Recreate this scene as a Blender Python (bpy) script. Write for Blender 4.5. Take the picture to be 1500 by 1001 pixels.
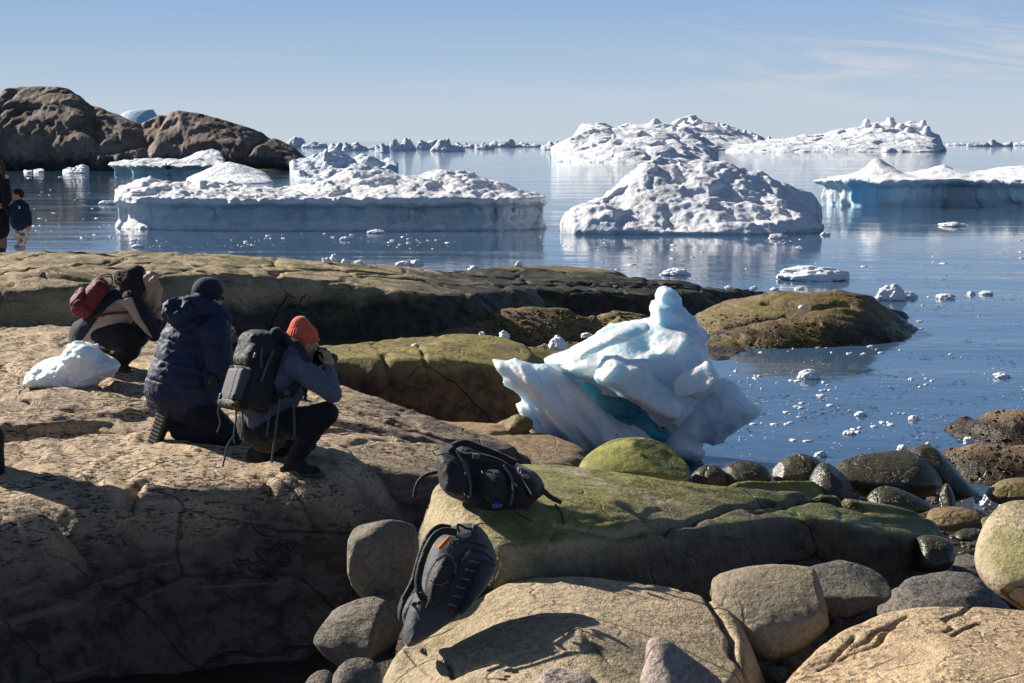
import bpy, math, random
import numpy as np
from math import radians, sin, cos, tan, atan, atan2, pi

SKG = 15.6
# ------------------------------------------------------------------ camera, sky, sun
SC = bpy.context.scene
for o in list(bpy.data.objects): bpy.data.objects.remove(o)
COL = SC.collection
F = 2083.0; CX, CY = 750.0, 500.5; TH = radians(8.02); CAMZ = 3.7
cam = bpy.data.cameras.new('camera'); camo = bpy.data.objects.new('camera', cam); COL.objects.link(camo)
cam.sensor_width = 36.0; cam.lens = 36.0*F/1500.0; cam.clip_start = .1; cam.clip_end = 60000
camo.location = (0, 0, CAMZ); camo.rotation_euler = (radians(90)-TH, 0, 0)
SC.camera = camo
SC.view_settings.view_transform = 'Standard'; SC.view_settings.look = 'None'
SC.view_settings.exposure = 0.85; SC.view_settings.gamma = 1
SUN_AZ, SUN_EL = radians(59), radians(29)      # azimuth left of the view direction
SD = np.array([-sin(SUN_AZ)*cos(SUN_EL), cos(SUN_AZ)*cos(SUN_EL), sin(SUN_EL)])
W = bpy.data.worlds.new('World'); SC.world = W; W.use_nodes = True
SC.render.engine = 'CYCLES'
SC.cycles.max_bounces = 6; SC.cycles.diffuse_bounces = 3; SC.cycles.glossy_bounces = 3; SC.cycles.transmission_bounces = 3
SC.cycles.caustics_reflective = False; SC.cycles.caustics_refractive = False

class NT:
    """small node helper"""
    def __init__(s, nt): s.t = nt; s.n = nt.nodes; s.l = nt.links
    def new(s, typ, ins=None, **kw):
        n = s.n.new(typ)
        for k, v in kw.items(): setattr(n, k, v)
        for k, v in (ins or {}).items(): s.put(n.inputs[k], v)
        return n
    def put(s, sock, v):
        if isinstance(v, bpy.types.NodeSocket): s.l.new(v, sock)
        else:
            if sock.type == 'RGBA' and len(v) == 3: v = (*v, 1)
            sock.default_value = v
    def math(s, op, a, b=0.0, c=None, clamp=False):
        n = s.n.new('ShaderNodeMath'); n.operation = op; n.use_clamp = clamp
        s.put(n.inputs[0], a); s.put(n.inputs[1], b)
        if c is not None: s.put(n.inputs[2], c)
        return n.outputs[0]
    def ss(s, x, a, b, lo=0.0, hi=1.0):
        n = s.n.new('ShaderNodeMapRange'); n.interpolation_type = 'SMOOTHSTEP'
        s.put(n.inputs[0], x); n.inputs[1].default_value = a; n.inputs[2].default_value = b
        n.inputs[3].default_value = lo; n.inputs[4].default_value = hi
        return n.outputs[0]
    def mix(s, f, a, b, bt='MIX'):
        n = s.n.new('ShaderNodeMix'); n.data_type = 'RGBA'; n.blend_type = bt
        s.put(n.inputs[0], f); s.put(n.inputs[6], a); s.put(n.inputs[7], b)
        return n.outputs[2]
    def noise(s, vec, scale, detail=4, rough=.55, dist=0, col=False):
        n = s.new('ShaderNodeTexNoise', {'Vector': vec, 'Scale': scale, 'Detail': detail, 'Roughness': rough, 'Distortion': dist})
        return n.outputs[1 if col else 0]
    def mapping(s, vec, scale=(1, 1, 1), rot=(0, 0, 0), loc=(0, 0, 0)):
        n = s.new('ShaderNodeMapping', {'Vector': vec, 'Scale': scale, 'Rotation': rot, 'Location': loc})
        return n.outputs[0]

w = NT(W.node_tree); w.n.clear()
sky = w.new('ShaderNodeTexSky', sky_type='NISHITA', sun_disc=False, sun_elevation=SUN_EL,
            sun_rotation=-SUN_AZ, altitude=0, air_density=1.0, dust_density=.6, ozone_density=2.2)
tc = w.new('ShaderNodeTexCoord').outputs['Generated']
sep = w.new('ShaderNodeSeparateXYZ', {0: tc})
el = w.math('ARCSINE', sep.outputs[2])
az = w.math('ARCTAN2', sep.outputs[0], sep.outputs[1])
cv = w.new('ShaderNodeCombineXYZ', {0: w.math('MULTIPLY', az, 5.0), 1: w.math('MULTIPLY', w.math('ADD', el, w.math('MULTIPLY', az, .10)), 42.0)}).outputs[0]
cn = w.noise(cv, 1.5, 6, .62, .8)
cm = w.ss(cn, .42, .78)
win = w.math('MULTIPLY', w.ss(az, .07, .24), w.math('MULTIPLY', w.ss(el, .012, .05), w.ss(el, .100, .065)))
cv2 = w.new('ShaderNodeCombineXYZ', {0: w.math('MULTIPLY', az, 3.0), 1: w.math('MULTIPLY', el, 60.0)}).outputs[0]
veil = w.math('MULTIPLY', w.ss(w.noise(cv2, .8, 5, .6), .42, .75), w.ss(el, .12, .01))
# a thin contrail-like streak high up, left of centre
ln = w.math('ADD', w.math('MULTIPLY', w.math('ADD', az, .034), .36), w.math('SUBTRACT', el, .134))
st = w.math('MULTIPLY', w.ss(w.math('ABSOLUTE', ln), .0022, .0), w.math('MULTIPLY', w.ss(az, -.07, -.055), w.ss(az, .015, -.045)))
st = w.math('MULTIPLY', st, w.ss(w.noise(cv, 6, 4), .3, .6))
# the low sky is a pale even blue that whitens towards the horizon; higher up the physical sky takes over
grad = w.new('ShaderNodeValToRGB'); w.put(grad.inputs[0], w.math('MULTIPLY', el, 4.0, clamp=True))
cr = grad.color_ramp; cr.elements[0].position = 0; cr.elements[0].color = (.55, .625, .70, 1); cr.elements[1].position = 1; cr.elements[1].color = (.13, .27, .56, 1)
for p_, c_ in ((.10, (.51, .61, .715, 1)), (.20, (.415, .545, .70, 1)), (.38, (.29, .45, .69, 1)), (.62, (.225, .38, .65, 1))):
    e_ = cr.elements.new(p_); e_.color = c_
low = w.mix(1.0, grad.outputs[0], (SKG, SKG, SKG), 'MULTIPLY')
hs = w.mix(w.ss(el, .20, .55), low, w.mix(1.0, sky.outputs[0], (.95, .93, .93), 'MULTIPLY'))
cl = w.mix(w.math('MULTIPLY', w.math('MULTIPLY', cm, win), .9, clamp=True), hs, (.74*SKG, .69*SKG, .70*SKG))
cl = w.mix(w.math('MULTIPLY', veil, .22, clamp=True), cl, (.62*SKG, .65*SKG, .69*SKG))
cl = w.mix(w.math('MULTIPLY', st, 1.2, clamp=True), cl, (.8*SKG, .82*SKG, .85*SKG))
bg = w.new('ShaderNodeBackground', {'Color': cl, 'Strength': .036})
w.new('ShaderNodeOutputWorld', {0: bg.outputs[0]})

sl = bpy.data.lights.new('sun', 'SUN'); sl.energy = 5.0; sl.angle = radians(.53); sl.color = (1, .93, .83)
so = bpy.data.objects.new('sun', sl); COL.objects.link(so)
import mathutils
so.rotation_euler = mathutils.Vector(SD.tolist()).to_track_quat('Z', 'Y').to_euler()
so.location = (-20, 20, 30)

# ------------------------------------------------------------------ geometry helpers
def P(px, py, D):
    """point seen at photo pixel (px,py) at forward distance D"""
    u = (px-CX)/F; v = (CY-py)/F
    t = D/(cos(TH)+v*sin(TH))
    return np.array([u*t, D, CAMZ+t*(v*cos(TH)-sin(TH))])
def Pz(px, py, z):
    v = (CY-py)/F
    dz = v*cos(TH)-sin(TH)
    return P(px, py, (z-CAMZ)/dz*(cos(TH)+v*sin(TH)))
def toworld(pts):  # (px,py,z) list
    return np.array([Pz(*p) for p in pts])

def _h(ix, iy, iz, seed):
    h = (ix.astype(np.uint32)*np.uint32(374761393) + iy.astype(np.uint32)*np.uint32(668265263)
         + iz.astype(np.uint32)*np.uint32(2147483647) + np.uint32((seed*974634777+12345) & 0xffffffff))
    h = (h ^ (h >> np.uint32(13)))*np.uint32(1274126177)
    h ^= h >> np.uint32(16); h *= np.uint32(2246822519); h ^= h >> np.uint32(13)
    return h
def rnd(ix, iy, iz, seed): return _h(ix, iy, iz, seed).astype(np.float32)/np.float32(4294967295.0)
def vnoise(x, y, z, seed=0):
    """gradient noise, about -1..1"""
    x = np.asarray(x, np.float32); y = np.asarray(y, np.float32); z = np.asarray(z, np.float32)
    x, y, z = np.broadcast_arrays(x, y, z)
    fx, fy, fz = np.floor(x), np.floor(y), np.floor(z)
    ix, iy, iz = fx.astype(np.int32), fy.astype(np.int32), fz.astype(np.int32)
    x, y, z = x-fx, y-fy, z-fz
    u, v, t = (a*a*a*(a*(a*6-15)+10) for a in (x, y, z))
    out = 0
    for dx in (0, 1):
        for dy in (0, 1):
            for dz in (0, 1):
                h = _h(ix+dx, iy+dy, iz+dz, seed)
                gx = (h & np.uint32(1023)).astype(np.float32)/511.5-1
                gy = ((h >> np.uint32(10)) & np.uint32(1023)).astype(np.float32)/511.5-1
                gz = ((h >> np.uint32(20)) & np.uint32(1023)).astype(np.float32)/511.5-1
                g = gx*(x-dx)+gy*(y-dy)+gz*(z-dz)
                out = out + g*(u if dx else 1-u)*(v if dy else 1-v)*(t if dz else 1-t)
    return out*1.1
def fbm(x, y, z, sc, octv=4, gain=.5, seed=0, mode=0):
    a, s, o, tot = 1.0, sc, 0, 0
    for i in range(octv):
        n = vnoise(x*s+i*17.3, y*s+i*5.1, z*s+i*9.7, seed+i)
        if mode == 1: n = 1-2*np.abs(n)*1.6     # ridged
        if mode == 2: n = 2*np.abs(n)*1.6-.6    # billow
        o = o+a*n; tot += a; a *= gain; s *= 2.03
    return o/tot
def worley(x, y, z, seed=0, jit=.9):
    x, y, z = np.broadcast_arrays(np.asarray(x, np.float32), np.asarray(y, np.float32), np.asarray(z, np.float32))
    ix, iy, iz = (np.floor(a).astype(np.int32) for a in (x, y, z))
    f1 = np.full(x.shape, 9, np.float32); f2 = f1.copy(); cid = np.zeros(x.shape, np.float32)
    for dx in (-1, 0, 1):
        for dy in (-1, 0, 1):
            for dz in (-1, 0, 1):
                a, b, c = ix+dx, iy+dy, iz+dz
                d = np.sqrt((a+.5+jit*(rnd(a, b, c, seed)-.5)-x)**2+(b+.5+jit*(rnd(a, b, c, seed+7)-.5)-y)**2
                            + (c+.5+jit*(rnd(a, b, c, seed+13)-.5)-z)**2)
                m = d < f1
                f2 = np.where(m, f1, np.minimum(f2, d)); cid = np.where(m, rnd(a, b, c, seed+29), cid); f1 = np.where(m, d, f1)
    return f1, f2, cid
def sstep(x, a, b):
    t = np.clip((x-a)/(b-a), 0, 1); return t*t*(3-2*t)
def polyd(X, Y, poly):
    """signed distance to polygon, positive inside"""
    poly = np.asarray(poly, np.float32)[:, :2]; n = len(poly)
    d = np.full(X.shape, 1e9, np.float32); ins = np.zeros(X.shape, bool)
    for i in range(n):
        ax, ay = poly[i]; bx, by = poly[(i+1) % n]
        ex, ey = bx-ax, by-ay; L = ex*ex+ey*ey+1e-12
        t = np.clip(((X-ax)*ex+(Y-ay)*ey)/L, 0, 1)
        d = np.minimum(d, (X-ax-t*ex)**2+(Y-ay-t*ey)**2)
        c = ((ay > Y) != (by > Y)) & (X < (bx-ax)*(Y-ay)/((by-ay) if by != ay else 1e-9)+ax)
        ins ^= c
    d = np.sqrt(d)
    return np.where(ins, d, -d)
def smooth_poly(poly, it=2):
    p = np.asarray(poly, float)
    for _ in range(it):
        q = np.roll(p, -1, 0); p = np.stack([.75*p+.25*q, .25*p+.75*q], 1).reshape(-1, p.shape[1])
    return p
def polyline_d(X, Y, pts):
    d = np.full(X.shape, 1e9, np.float32)
    for (ax, ay), (bx, by) in zip(pts[:-1], pts[1:]):
        ex, ey = bx-ax, by-ay
        t = np.clip(((X-ax)*ex+(Y-ay)*ey)/(ex*ex+ey*ey+1e-12), 0, 1)
        d = np.minimum(d, (X-ax-t*ex)**2+(Y-ay-t*ey)**2)
    return np.sqrt(d)
def rbf(pts, X, Y, smooth=.02):
    p = np.asarray(pts, float); c = p[:, :2]; n = len(p)
    m = c.mean(0); s = np.abs(c-m).max()+1e-9; c = (c-m)/s
    K = np.linalg.norm(c[:, None]-c[None], axis=2)
    A = np.zeros((n+3, n+3)); A[:n, :n] = K - np.eye(n)*smooth; A[:n, n] = 1; A[:n, n+1:] = c; A[n, :n] = 1; A[n+1:, :n] = c.T
    w_ = np.linalg.solve(A, np.concatenate([p[:, 2], [0, 0, 0]]))
    x = (X-m[0])/s; y = (Y-m[1])/s
    o = w_[n]+w_[n+1]*x+w_[n+2]*y
    for i in range(n): o = o+w_[i]*np.sqrt((x-c[i, 0])**2+(y-c[i, 1])**2)
    return o

def mkmesh(name, verts, faces, mat, parent=None, smooth=True, base=None):
    """link a mesh object; verts in world coordinates, origin moved to the base"""
    verts = np.asarray(verts, float)
    if base is None:
        if parent is not None: base = np.array(parent.matrix_world.translation) if False else np.array(parent['_b'])
        else: base = np.array([(verts[:, 0].min()+verts[:, 0].max())/2, (verts[:, 1].min()+verts[:, 1].max())/2, verts[:, 2].min()])
    v = verts-base
    me = bpy.data.meshes.new(name)
    if isinstance(faces, np.ndarray):
        nf, k = faces.shape
        me.vertices.add(len(v)); me.vertices.foreach_set('co', v.astype(np.float32).ravel())
        me.loops.add(nf*k); me.loops.foreach_set('vertex_index', faces.astype(np.int32).ravel())
        me.polygons.add(nf); me.polygons.foreach_set('loop_start', np.arange(0, nf*k, k, dtype=np.int32))
        me.polygons.foreach_set('loop_total', np.full(nf, k, np.int32))
        me.update(calc_edges=True); me.validate()
    else:
        me.from_pydata(v.tolist(), [], faces); me.update()
    me.polygons.foreach_set('use_smooth', np.full(len(me.polygons), smooth, bool))
    if mat is not None: me.materials.append(mat)
    o = bpy.data.objects.new(name, me); COL.objects.link(o)
    if parent is not None: o.parent = parent; o.location = (0, 0, 0)
    else: o.location = base
    o['_b'] = base.tolist()
    return o
def tag(o, label=None, cat=None, group=None, kind=None):
    if label: o['label'] = label
    if cat: o['category'] = cat
    if group: o['group'] = group
    if kind: o['kind'] = kind
    return o
def thing(name, base, label, cat, group=None):
    o = bpy.data.objects.new(name, None); COL.objects.link(o); o.location = tuple(base); o['_b'] = [float(a) for a in base]
    o.empty_display_size = .1
    return tag(o, label, cat, group)

def heightmesh(name, X, Y, Z, keep, disp, mat, parent=None):
    """grid surface; disp(x,y,z)->offset along the normal"""
    gy, gx = np.gradient(Z); dx = X[0, 1]-X[0, 0]; dy = Y[1, 0]-Y[0, 0]
    nx, ny, nz = -gx/dx, -gy/dy, np.ones_like(Z); L = np.sqrt(nx**2+ny**2+1); nx /= L; ny /= L; nz /= L
    if disp is not None:
        d = disp(X, Y, Z, nz); X = X+nx*d; Y = Y+ny*d; Z = Z+nz*d
    n, m = X.shape
    idx = np.arange(n*m).reshape(n, m)
    q = np.stack([idx[:-1, :-1], idx[:-1, 1:], idx[1:, 1:], idx[1:, :-1]], -1)
    kf = keep[:-1, :-1] | keep[:-1, 1:] | keep[1:, 1:] | keep[1:, :-1]
    q = q[kf]
    used, inv = np.unique(q.ravel(), return_inverse=True)
    V = np.stack([X.ravel(), Y.ravel(), Z.ravel()], 1)[used]
    return mkmesh(name, V, inv.reshape(-1, 4), mat, parent)

def slab_height(X, Y, s):
    """rounded slab: dict(out=[(px,py,z)..], a=edge radius, k=side slope, ext=[(px,py,z)], groove=[(pts,w,d)])"""
    out = toworld(s['out']) if not s.get('world') else np.array(s['out'], float)
    pts = np.vstack([out]+([toworld(s['ext'])] if s.get('ext') else []))
    top = rbf(pts, X, Y, s.get('sm', .03))
    top = np.clip(top, pts[:, 2].min()-.15, pts[:, 2].max()+.12)
    po = smooth_poly(out[:, :2], 2)
    wv = s.get('warp', .12); ws = s.get('wsc', .9)
    sd = s.get('seed', 1)
    Xw = X+wv*fbm(X, Y, 0*X, ws, 3, seed=sd); Yw = Y+wv*fbm(X, Y, 0*X+5, ws, 3, seed=sd+40)
    d = polyd(Xw, Yw, po)
    a, k = s.get('a', .25), s.get('k', 1.6)
    q = np.maximum(0, a*s.get('ins', .6)-d)
    h = top+s.get('crown', 0)*(1-np.exp(-np.maximum(d, 0)/.6))-k*(np.sqrt(q*q+a*a)-a)
    for g, gw, gd in s.get('groove', []):
        gp = toworld(g)[:, :2]
        wob = .03*fbm(X, Y, 0*X, 5, 2, seed=77)
        dd = polyline_d(X+wob, Y-wob, gp.tolist())
        h = h-gd*np.exp(-(dd/gw)**2)
    return h, out
def rock_disp(amp=.03, sc=1.2, strata=.012, seed=3, crack=.02):
    def f(X, Y, Z, nz):
        d = amp*fbm(X, Y, Z, sc, 5, .5, seed)
        # layering, tilted planes
        q = Z*1.0+X*.18+Y*.06+.10*fbm(X, Y, Z, .8, 3, seed=seed+9)
        d = d+strata*(fbm(X*.35, Y*.35, q*5.5, 2.2, 3, .6, seed+3, 1))
        f1, f2, c = worley(X*.75+.35*fbm(X, Y, Z, 1.2, 2, seed=seed+5), Y*.55, Z*.9, seed)
        e = np.exp(-((f2-f1)/.035)**2)
        d = d-crack*e
        return d
    return f
def mass(name, slabs, res, zb, mat, disp=None, margin=1.2, parent=None, blend=.05, floor_fn=None):
    outs = [toworld(s['out']) if not s.get('world') else np.array(s['out'], float) for s in slabs]
    allp = np.vstack(outs)
    x0, y0 = allp[:, :2].min(0)-margin; x1, y1 = allp[:, :2].max(0)+margin
    X, Y = np.meshgrid(np.arange(x0, x1, res), np.arange(y0, y1, res))
    H = None
    for s in slabs:
        h, _ = slab_height(X, Y, s)
        if H is None: H = h
        else:
            b = s.get('blend', blend); t = np.clip(.5+.5*(h-H)/b, 0, 1); H = H*(1-t)+h*t+b*t*(1-t)
    keep = H > zb
    H = np.maximum(H, zb-.3)
    return heightmesh(name, X, Y, H, keep, disp, mat, parent)

def nets(Fv, org, hs):
    """naive surface nets; returns verts, quads"""
    nx, ny, nz = Fv.shape; s = Fv < 0
    c = s[:-1, :-1, :-1].astype(np.int8)
    cnt = np.zeros(c.shape, np.int8)
    for dx in (0, 1):
        for dy in (0, 1):
            for dz in (0, 1): cnt += s[dx:nx-1+dx, dy:ny-1+dy, dz:nz-1+dz]
    act = (cnt > 0) & (cnt < 8)
    I = np.argwhere(act); n = len(I)
    if n == 0: return np.zeros((0, 3)), np.zeros((0, 4), int)
    vid = np.full(act.shape, -1, np.int64); vid[act] = np.arange(n)
    acc = np.zeros((n, 3)); ct = np.zeros(n)
    C = [(a, b, d) for a in (0, 1) for b in (0, 1) for d in (0, 1)]
    val = {k: Fv[I[:, 0]+k[0], I[:, 1]+k[1], I[:, 2]+k[2]] for k in C}
    for k in C:
        for ax in range(3):
            if k[ax] == 0:
                k2 = list(k); k2[ax] = 1; k2 = tuple(k2)
                a, b = val[k], val[k2]; m = (a < 0) != (b < 0)
                t = np.where(m, a/np.where(m, a-b, 1), 0)
                p = np.array(k, float)[None, :].repeat(n, 0); p[:, ax] += t
                acc += p*m[:, None]; ct += m
    V = I+acc/np.maximum(ct, 1)[:, None]
    V = np.asarray(org)+V*hs
    Q = []
    for ax in range(3):
        sl0 = [slice(None)]*3; sl1 = [slice(None)]*3
        sl0[ax] = slice(0, -1); sl1[ax] = slice(1, None)
        a, b = s[tuple(sl0)], s[tuple(sl1)]
        E = np.argwhere(a != b); o1, o2 = [(1, 2), (2, 0), (0, 1)][ax]
        sh = Fv.shape
        ok = (E[:, o1] > 0) & (E[:, o2] > 0) & (E[:, o1] < sh[o1]-1) & (E[:, o2] < sh[o2]-1)
        E = E[ok]
        if len(E) == 0: continue
        def g(d1, d2):
            T = E.copy(); T[:, o1] -= d1; T[:, o2] -= d2
            return vid[T[:, 0], T[:, 1], T[:, 2]]
        q = np.stack([g(1, 1), g(0, 1), g(0, 0), g(1, 0)], 1)
        flip = ~a[E[:, 0], E[:, 1], E[:, 2]]
        q[flip] = q[flip][:, ::-1]
        Q.append(q)
    Q = np.vstack(Q); Q = Q[(Q >= 0).all(1)]
    return V, Q
def volume(name, lo, hi, hs, fn, mat, parent=None, relax=1, base=None):
    lo = np.asarray(lo, float); hi = np.asarray(hi, float)
    ax = [np.arange(lo[i]-2*hs, hi[i]+3*hs, hs).astype(np.float32) for i in range(3)]
    X, Y, Z = np.meshgrid(*ax, indexing='ij')
    V, Q = nets(np.asarray(fn(X, Y, Z)), [a[0] for a in ax], hs)
    if not len(Q): print('EMPTY', name); return None
    for _ in range(relax):       # light smoothing of the lattice
        acc = np.zeros_like(V); ct = np.zeros(len(V))
        for a, b in ((0, 1), (1, 2), (2, 3), (3, 0)):
            np.add.at(acc, Q[:, a], V[Q[:, b]]); np.add.at(ct, Q[:, a], 1)
            np.add.at(acc, Q[:, b], V[Q[:, a]]); np.add.at(ct, Q[:, b], 1)
        V = V*.5+.5*acc/np.maximum(ct, 1)[:, None]
    return mkmesh(name, V, Q, mat, parent, base=base)
def smin(a, b, k):
    h = np.clip(.5+.5*(b-a)/k, 0, 1); return b*(1-h)+a*h-k*h*(1-h)
def rcone(X, Y, Z, a, b, r1, r2):
    a = np.asarray(a, float); b = np.asarray(b, float); ba = b-a; L2 = (ba**2).sum()+1e-12
    t = np.clip(((X-a[0])*ba[0]+(Y-a[1])*ba[1]+(Z-a[2])*ba[2])/L2, 0, 1)
    return np.sqrt((X-a[0]-t*ba[0])**2+(Y-a[1]-t*ba[1])**2+(Z-a[2]-t*ba[2])**2)-(r1+(r2-r1)*t)
def ell(X, Y, Z, c, r, R=None):
    p = [X-c[0], Y-c[1], Z-c[2]]
    if R is not None: p = [R[0][i]*p[0]+R[1][i]*p[1]+R[2][i]*p[2] for i in range(3)]
    k0 = np.sqrt(sum((p[i]/r[i])**2 for i in range(3)))
    return (k0-1)*min(r)*1.0 if False else (k0-1)*(np.prod(r)**(1/3))
def rbox(X, Y, Z, c, hsz, r, R):
    """rounded box, R columns = local axes"""
    p = [X-c[0], Y-c[1], Z-c[2]]; R = np.asarray(R)
    q = [np.abs(R[0, i]*p[0]+R[1, i]*p[1]+R[2, i]*p[2])-(hsz[i]-r) for i in range(3)]
    return np.sqrt(sum(np.maximum(a, 0)**2 for a in q))+np.minimum(np.maximum(np.maximum(q[0], q[1]), q[2]), 0)-r
def axes(fwd, up=(0, 0, 1)):
    """columns: right, fwd, up"""
    f = np.asarray(fwd, float); f /= np.linalg.norm(f); u = np.asarray(up, float)
    r = np.cross(f, u); r /= np.linalg.norm(r); u = np.cross(r, f)
    return np.stack([r, f, u], 1)
def inflate_obj(name, layers, hs, mat, parent=None, nz=None, smoothk=.03, relax=1, holes=(), cut=None, base=None):
    """layers: dict(o=[(px,py)], D, T half thickness, R rim, lean) outlines get a real distance and thickness"""
    L = []
    for l in layers:
        D = l['D']; w3 = np.array([P(a, b, D) for a, b in l['o']]); L.append((w3[:, [0, 2]], l))
    lo = np.array([min(a[:, 0].min() for a, _ in L), min(l['D']-l['T']*1.2-abs(l.get('lean', 0))*.6*(np.ptp(a[:, 1])) for a, l in L), min(a[:, 1].min() for a, _ in L)])-.06
    hi = np.array([max(a[:, 0].max() for a, _ in L), max(l['D']+l['T']*1.2+abs(l.get('lean', 0))*.6*(np.ptp(a[:, 1])) for a, l in L), max(a[:, 1].max() for a, _ in L)])+.06
    def fn(X, Y, Z):
        x2, z2 = X[:, 0, :], Z[:, 0, :]; out = None
        for a, l in L:
            T, R = l['T'], l.get('R', l['T'])
            d = polyd(x2, z2, smooth_poly(a, l.get('it', 2)))
            pr = np.clip(d/R, 0, 1); h = np.where(d > 0, T*np.sqrt(np.clip(1-(1-pr)**2, 0, 1)), d)
            zc = (a[:, 1].min()+a[:, 1].max())/2
            c = l['D']+l.get('lean', 0)*(z2-zc)+l.get('leanx', 0)*(x2-a[:, 0].mean())
            f = np.abs(Y-c[:, None, :])-h[:, None, :]
            out = f if out is None else smin(out, f, smoothk)
        for hp, D in holes:
            w3 = np.array([P(a, b, D) for a, b in hp])[:, [0, 2]]
            d = polyd(x2, z2, smooth_poly(w3, 2))
            out = np.maximum(out, d[:, None, :]*1.0)
        if nz is not None: out = out+nz(X, Y, Z)
        if cut is not None: out = np.maximum(out, cut(X, Y, Z))
        return out
    return volume(name, lo, hi, hs, fn, mat, parent, relax, base)

# ------------------------------------------------------------------ materials
def newmat(name):
    m = bpy.data.materials.new(name); m.use_nodes = True; t = NT(m.node_tree); t.n.clear()
    b = t.new('ShaderNodeBsdfPrincipled'); t.new('ShaderNodeOutputMaterial', {0: b.outputs[0]})
    return m, t, b
def rock_mat(name, A=(.36, .27, .185), B=(.24, .19, .14), moss=0.0, mosscol=(.20, .20, .045), wet=-9.0, wet_shade_col=(.075, .048, .026), spec=.3,
             scale=1.0, strat=.5, wetw=.25, gloss=.8, speck=.5, wetr=.34, bstr=1.0, vein=0.0, vert=False, cracks=0.0, grn=1.0):
    m, t, b = newmat(name)
    geo = t.new('ShaderNodeNewGeometry'); pos = geo.outputs['Position']; sx = t.new('ShaderNodeSeparateXYZ', {0: pos}); nz = t.new('ShaderNodeSeparateXYZ', {0: geo.outputs['Normal']}).outputs[2]
    big = t.noise(pos, .9*scale, 5, .6, .3)
    sp = t.mapping(pos, (9, 6, .9) if vert else (1.3, 1.0, 9), (0, radians(8), 0) if vert else (radians(6), radians(-10), radians(12)))
    st = t.noise(sp, 1.6*scale, 6, .65, .5)
    fine = t.noise(pos, 38*scale, 5, .7)
    grain = t.new('ShaderNodeTexVoronoi', {'Vector': pos, 'Scale': 85*scale}).outputs[0]
    mid = t.noise(pos, 6*scale, 6, .68)
    c = t.mix(t.ss(big, .35, .68), A, B)
    c = t.mix(t.math('MULTIPLY', t.ss(st, .52, .72), strat), c, tuple(x*.42 for x in B))
    c = t.mix(t.math('MULTIPLY', t.ss(st, .42, .25), strat*.7), c, tuple(min(1, x*1.25) for x in A))
    c = t.mix(t.math('MULTIPLY', t.ss(mid, .5, .75), .5), c, tuple(x*.5 for x in A))
    # dark lichen flecks, long and thin along the layering
    fl = t.noise(t.mapping(pos, (9, 14, 40), (0, radians(-8), radians(14))), 1.6*scale, 3, .6)
    flm = t.math('MULTIPLY', t.ss(fl, .53, .60), t.math('MULTIPLY', t.ss(t.noise(pos, 1.7, 3), .38, .52), t.ss(nz, .45, .8)))
    c = t.mix(t.math('MULTIPLY', flm, speck), c, (.035, .03, .028))
    c = t.mix(1.0, c, t.new('ShaderNodeMapRange', {0: fine, 1: .25, 2: .78, 3: 1-.58*grn, 4: 1+.5*grn}).outputs[0], 'MULTIPLY')
    if vein:
        vn = t.noise(t.mapping(pos, (.35, .35, 7), (radians(-8), radians(14), 0)), 1.5, 5, .6, .4)
        VM = t.math('MULTIPLY', t.ss(vn, .56, .66), vein)
    rough = .82*gloss/.8
    r = rough
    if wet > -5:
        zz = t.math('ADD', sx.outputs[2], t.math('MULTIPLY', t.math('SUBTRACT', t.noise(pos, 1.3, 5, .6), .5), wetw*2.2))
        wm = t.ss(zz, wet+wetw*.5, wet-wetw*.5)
        wc = t.mix(t.ss(mid, .4, .62), wet_shade_col, tuple(x*.38 for x in wet_shade_col))
        c = t.mix(wm, c, wc)  # darker low zone: wet rock; on the olive slab also painted shade
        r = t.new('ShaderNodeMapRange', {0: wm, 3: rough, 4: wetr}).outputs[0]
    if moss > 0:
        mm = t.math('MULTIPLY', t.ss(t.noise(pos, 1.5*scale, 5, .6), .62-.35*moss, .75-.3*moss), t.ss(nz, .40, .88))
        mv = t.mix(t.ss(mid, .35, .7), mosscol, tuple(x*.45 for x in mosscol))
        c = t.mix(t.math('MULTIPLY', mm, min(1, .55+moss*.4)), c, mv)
    if vein: c = t.mix(VM, c, (.27, .20, .155))
    if cracks:
        cp = t.mix(.13, t.mapping(pos, (.8, 1.7, 1.1), (0, 0, radians(22))), t.noise(pos, 1.6, 4, col=True), 'LINEAR_LIGHT')
        ce = t.new('ShaderNodeTexVoronoi', {'Vector': cp, 'Scale': .75}, feature='DISTANCE_TO_EDGE').outputs[0]
        ck = t.math('MULTIPLY', t.ss(ce, .009, .002), t.ss(t.noise(pos, .7, 2), .47, .53))
        c = t.mix(t.math('MULTIPLY', ck, .9*cracks), c, (.02, .015, .012))
    t.put(b.inputs['Base Color'], c); t.put(b.inputs['Roughness'], r); b.inputs['Specular IOR Level'].default_value = spec
    cr = t.new('ShaderNodeTexVoronoi', {'Vector': t.mix(.35, pos, t.noise(pos, 2.2, 3, col=True), 'LINEAR_LIGHT'), 'Scale': .8*scale}, feature='DISTANCE_TO_EDGE').outputs[0]
    crk = t.ss(cr, .0, .02)
    hgt = t.math('ADD', t.math('MULTIPLY', st, .045*strat), t.math('MULTIPLY', mid, .045*(.4+.6*grn)))
    hgt = t.math('ADD', hgt, t.math('MULTIPLY', fine, .013*grn))
    hgt = t.math('ADD', hgt, t.math('MULTIPLY', flm, -.016*speck))
    hgt = t.math('ADD', hgt, t.math('MULTIPLY', grain, .0022*grn))
    hgt = t.math('ADD', hgt, t.math('MULTIPLY', crk, .008))
    if cracks: hgt = t.math('ADD', hgt, t.math('MULTIPLY', ck, -.05))
    bp = t.new('ShaderNodeBump', {'Height': hgt, 'Strength': 1.0, 'Distance': bstr})
    t.put(b.inputs['Normal'], bp.outputs[0])
    return m
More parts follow.
